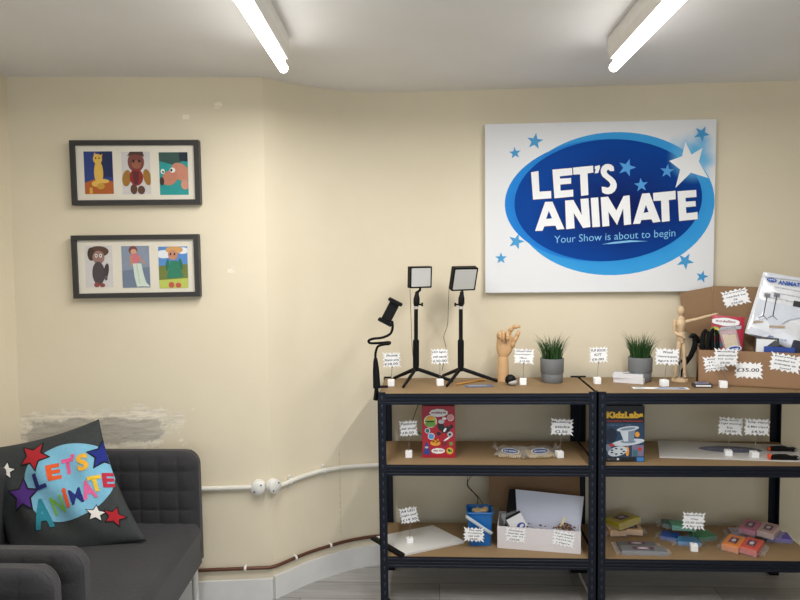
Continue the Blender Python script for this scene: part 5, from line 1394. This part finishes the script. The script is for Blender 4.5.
# white mailer box with raised brown lid
fl = on(497.4, 548.0, 2); frt = on(580.8, 554.4, 2)
U2 = (frt - fl).normalized(); V2 = Vector((-U2.y, U2.x, 0)); W2 = (frt - fl).length
D2 = .17; H2 = atY(496.5, 526.3, fl.y).z - zk
WB = Fr(Vector((fl.x, fl.y, zk + .0006)), U2, V2, (0, 0, 1))
WBf = Fr(WB.o, U2, (0, 0, 1), -V2)
t = thing('mailer_box', 'open white cardboard box with brown lid raised behind it on the bottom shelf', 'box', tuple(WB(W2 / 2, D2 / 2, 0)))
WCARD = M('white_corrugated_card', (222, 216, 218), .8, var=.03)
mb = MB(); th = .004
mb.box(0, W2, 0, th, 0, H2, 0, WB); mb.box(0, th, th, D2, 0, H2, 0, WB); mb.box(W2 - th, W2, th, D2, 0, H2, 0, WB); mb.box(th, W2 - th, D2 - th, D2, 0, H2, 0, WB); mb.box(th, W2 - th, th, D2 - th, 0, th, 0, WB)
mb.build('body', WCARD, t)
LF = Fr(WB(0, D2, 0), U2, (0, .10, 1)); LF.W = -V2
Lp_ = [LF.px(489.5, 470), LF.px(588, 476)]
x_l = LF.px(489, 490)[0]; x_r = W2 + .012; z_lo = LF.px(495, 508)[1]; z_hi = ZS[1] - .075 - zk
pts_ = [(.0, H2 * .5), (W2, H2 * .5), (W2, z_lo), (x_r, z_lo + .006), (x_r, z_hi)] + [(x_l, z_hi)]
for k in range(7):
    a_ = PI + PI / 2 * k / 6; pts_.append((x_l + .03 + .03 * math.cos(a_), z_lo + .03 + .03 * math.sin(a_)))
pts_.append((.0, z_lo))
MB().prism(LF, pts_, -.004, 0, 0).build('lid', CARDBOARD_IN, t)
def up2(px_c, dep, tilt=0.0, lean=0.0):
    o_ = onplane(px_c[0], px_c[1], WB(0, dep, 0), V2)
    m_ = Matrix.Rotation(math.atan2(U2.y, U2.x), 3, 'Z') @ Matrix.Rotation(-lean, 3, 'X') @ Matrix.Rotation(-tilt, 3, 'Y')
    return Fr(o_, m_ @ Vector((1, 0, 0)), m_ @ Vector((0, 0, 1)), m_ @ Vector((0, -1, 0)))
f = up2((548, 510), .10, R(-5), R(16))
c4 = [f.px(*q) for q in ((515.5, 489.3), (584, 496.6), (580, 534), (518, 534))]
t = thing('white_board', 'plain white board with black left edge propped in the white box', 'board', tuple(f(c4[3][0], c4[3][1], 0)))
MB().prism(f, [c4[3], c4[2], c4[1], c4[0]], -.007, 0, 0).build('panel', M('pale_lilac_white', (206, 210, 226), .4, var=.02), t)
b4 = [f.px(*q) for q in ((509.3, 489), (515.2, 489.3), (515.5, 515), (504, 530))]
MB().prism(f, [b4[3], f.px(517.6, 532), b4[1], b4[0]], -.010, -.0005, 0).build('edge_strip', BLACK2, t)
f = up2((517, 523), .05, R(30), R(20))
t = thing('logo_card', 'white card with blue oval logo leaning at the left inside the white box', 'card', tuple(f(0, -.05, 0)))
mb = MB(); mb.prism(f, rect(.070, .085, 0, -.012), -.002, 0, 0); mb.prism(f, rect(.070, .010, 0, .0356), -.002, .0006, 2); cu, cv = f.px(521, 526); mb.poly(f, oval(.019, .014, 24, cu, cv), .0006, 1); mb.poly(f, oval(.010, .006, 20, cu + .004, cv), .001, 0)
mb.build('card', [SIGNWHITE, M('logo_blue', (28, 66, 160), .4), BLACK], t)
f = up2((511, 520), .09, R(18), R(10))
mb = MB(); pillowy(mb, f, .075, -.07, .035, .008)
tag(mb.build('clear_sleeve', clear_film('clear_film_bag'), base=tuple(f(0, -.07, 0)), weld=True), 'crinkled clear plastic sleeve at the left inside the white box', 'sleeve')
f = up2((562, 524), .04, R(-24), R(8))
tag(MB().prism(f, rrect(.0095, .09, .0045, 4, 0, -.013), -.001, .001, 0).build('lolly_stick', M('pale_lolly_stick', (220, 206, 160), .6), base=tuple(f(0, -.055, 0))), 'single pale lolly stick standing up in the white box', 'stick')
mb = MB(); rnd = random.Random(4)
for k in range(90):
    u_ = W2 * (rnd.gauss(.80, .06) if k < 62 else rnd.random() * .62 + .34); u_ = min(max(u_, .02), W2 - .02); hz = .012 * math.exp(-((u_ / W2 - .80) / .09) ** 2)
    c_ = WB(u_, .008 + rnd.random() * .055, H2 - .012 + rnd.random() * .008 + hz * rnd.random() * 1.6); r_ = rnd.uniform(.0025, .0055)
    mb.ell(c_, r_, r_, r_ * .7, nu=6, nv=4)
o = mb.build('wood_shavings', M('brown_bits', (112, 76, 52), .9, var=.3, scale=80), base=tuple(WB(W2 * .6, .03, H2 - .01)))
o['label'] = 'brown crumbly bits filling the white box behind its front edge'; o['category'] = 'filling'; o['kind'] = 'stuff'
for px, py, wp, hp_, tl_, ln_, lab in ((515.6, 535, 21, 15.5, -3, ['Animation', 'Starter kit', 'inc clay A4', '£20.00'], 'white price tag at left on the white box front'), (563.5, 538.8, 22.5, 16, -9, ['Kit includes', '1 Light board', '1 Tripod & clip', '1 Figure'], 'white tilted tag at right on the white box front')):
    u_, v_ = WBf.px(px, py); a_ = R(tl_)
    f = Fr(WBf(u_, v_, .0014), U2 * math.cos(a_) + Vector((0, 0, 1)) * math.sin(a_), Vector((0, 0, 1)) * math.cos(a_) - U2 * math.sin(a_), -V2)
    s = f.o.y / F_PX; price_tag(f, wp * s, hp_ * s, ln_, lab)

# ------------------------------------------------------------------ bottom shelf, right unit: clay packs
PACKFILM = M('glossy_wrap', (230, 230, 235), .1, var=.02, bump=.6, bscale=60, alpha=.16, spec=.9)
LAB_DK = M('pack_label_plum', (86, 54, 76), .4); LAB_LT = M('pack_label_pale', (206, 190, 194), .4)
def clay_pack(c_px, k, w_, d_, h_, ang, rgb, label, z=0.0, pitch=0.0, roll=0.0, wrap=True, lbl=True, dull=None):
    p = atZ(c_px[0], c_px[1], ZS[k] + z + h_); zc = ZS[k] + z + .0006
    m_ = Matrix.Rotation(R(ang), 3, 'Z') @ Matrix.Rotation(R(pitch), 3, 'X') @ Matrix.Rotation(R(roll), 3, 'Y')
    f = Fr(Vector((p.x, p.y, zc)), m_ @ Vector((1, 0, 0)), m_ @ Vector((0, 1, 0)), m_ @ Vector((0, 0, 1)))
    t = thing('clay_pack', label, 'clay pack', tuple(f.o), 'wrapped modelling clay blocks on the bottom shelf')
    MB().box(-w_ / 2, w_ / 2, -d_ / 2, d_ / 2, 0, h_, 0, f).build('block', M('clay_%d_%d_%d' % rgb, rgb, .4, var=.08, coat=.3), t, bevel=.004, seg=3)
    if lbl:
        mb = MB(); mb.poly(f, rect(w_ * .46, d_ * .5, 0, 0), h_ + .0008, 0); mb.poly(f, oval(w_ * .13, d_ * .12, 16), h_ + .0012, 1); mb.text(f, 'clay', -w_ * .16, w_ * .16, d_ * .14, d_ * .2, h_ + .0012, 1); mb.text(f, 'soft', -w_ * .16, w_ * .16, -d_ * .22, -d_ * .16, h_ + .0012, 1)
        mb.build('pack_label', [LAB_DK, LAB_LT], t)
    if wrap:
        mb = MB(); rr = .006
        for sx in (-1, 1):
            def g(s, q, sx=sx): return f(sx * (w_ / 2 + .001 + .020 * q), (s - .5) * d_ * (1.02 - .1 * q), h_ * .45 + .006 * math.sin(14 * s + sx) * q - h_ * .3 * q)
            mb.grid(g, 12, 5)
        mb.grid(lambda s, q: f((s - .5) * w_ * 1.02, -d_ / 2 - .0015 - .006 * q * (1 + .5 * math.sin(16 * s)), h_ * (.9 - .8 * q)), 12, 5)
        mb.build('wrapper', PACKFILM, t)
    return t
MAUVE = (150, 92, 112)
# stack at left: tan packs under a yellow one
clay_pack((615.8, 527.6), 2, .072, .07, .026, 4, (208, 164, 118), 'peach clay pack, left one under the yellow clay pack', z=.004, lbl=False)
clay_pack((633, 526.6), 2, .072, .07, .026, -6, (216, 176, 132), 'peach clay pack with plum label, right one under the yellow clay pack', z=.004, lbl=True)
clay_pack((622.5, 517.3), 2, .125, .100, .032, 28, (182, 164, 40), 'yellow clay pack lying tilted on top of the peach packs', z=.036, pitch=-7, roll=-5)
clay_pack((636.5, 543.3), 2, .160, .045, .014, -2, (92, 92, 94), 'dark grey clay pack, rear one, on the left of the right unit bottom shelf')
clay_pack((643, 548.4), 2, .185, .055, .018, -2, (108, 110, 112), 'grey clay pack, front one, nearest the bottom shelf edge')
# green and blue packs
clay_pack((670, 534.4), 2, .075, .065, .018, -28, (34, 72, 150), 'royal blue clay pack lying lowest at left under the green packs', lbl=False)
clay_pack((687.5, 539.2), 2, .095, .06, .018, -6, (70, 130, 182), 'light blue clay pack at the front under the green packs', lbl=False)
clay_pack((702.5, 533.0), 2, .090, .07, .022, 14, (30, 118, 74), 'deep green clay pack right of the light blue pack', lbl=False)
clay_pack((682, 523.5), 2, .100, .075, .022, -8, (74, 168, 136), 'sea green clay pack lying on top behind its price sign', z=.028, pitch=-4, lbl=False)
clay_pack((667.5, 521.5), 2, .05, .06, .018, -14, (44, 92, 84), 'dark teal clay pack sticking out behind the sea green pack', z=.024, lbl=False)
# orange, red, pink, beige, purple
clay_pack((734, 540.3), 2, .066, .112, .030, -40, (214, 126, 60), 'orange clay pack with plum label, front left of the clay packs', z=.004, pitch=3)
clay_pack((752, 543.2), 2, .066, .112, .030, -40, (196, 78, 66), 'red clay pack with plum label, front right beside the orange pack', z=.004, pitch=3)
clay_pack((750.5, 524.6), 2, .066, .112, .026, -40, (178, 104, 128), 'pink clay pack with plum label, rear left behind the orange pack', z=.026, pitch=3)
clay_pack((768.5, 527.6), 2, .066, .112, .026, -40, (182, 154, 150), 'beige clay pack with plum label, rear right beside the pink pack', z=.026, pitch=3)
clay_pack((777, 534.5), 2, .100, .075, .022, -12, (74, 54, 152), 'purple clay pack lying under the beige pack', lbl=False)
clay_pack((741, 530.5), 2, .095, .06, .020, -8, (150, 138, 152), 'pale grey clay pack lying under the pink pack', lbl=False)
for o in bpy.data.objects:
    if '_b' in o: del o['_b']
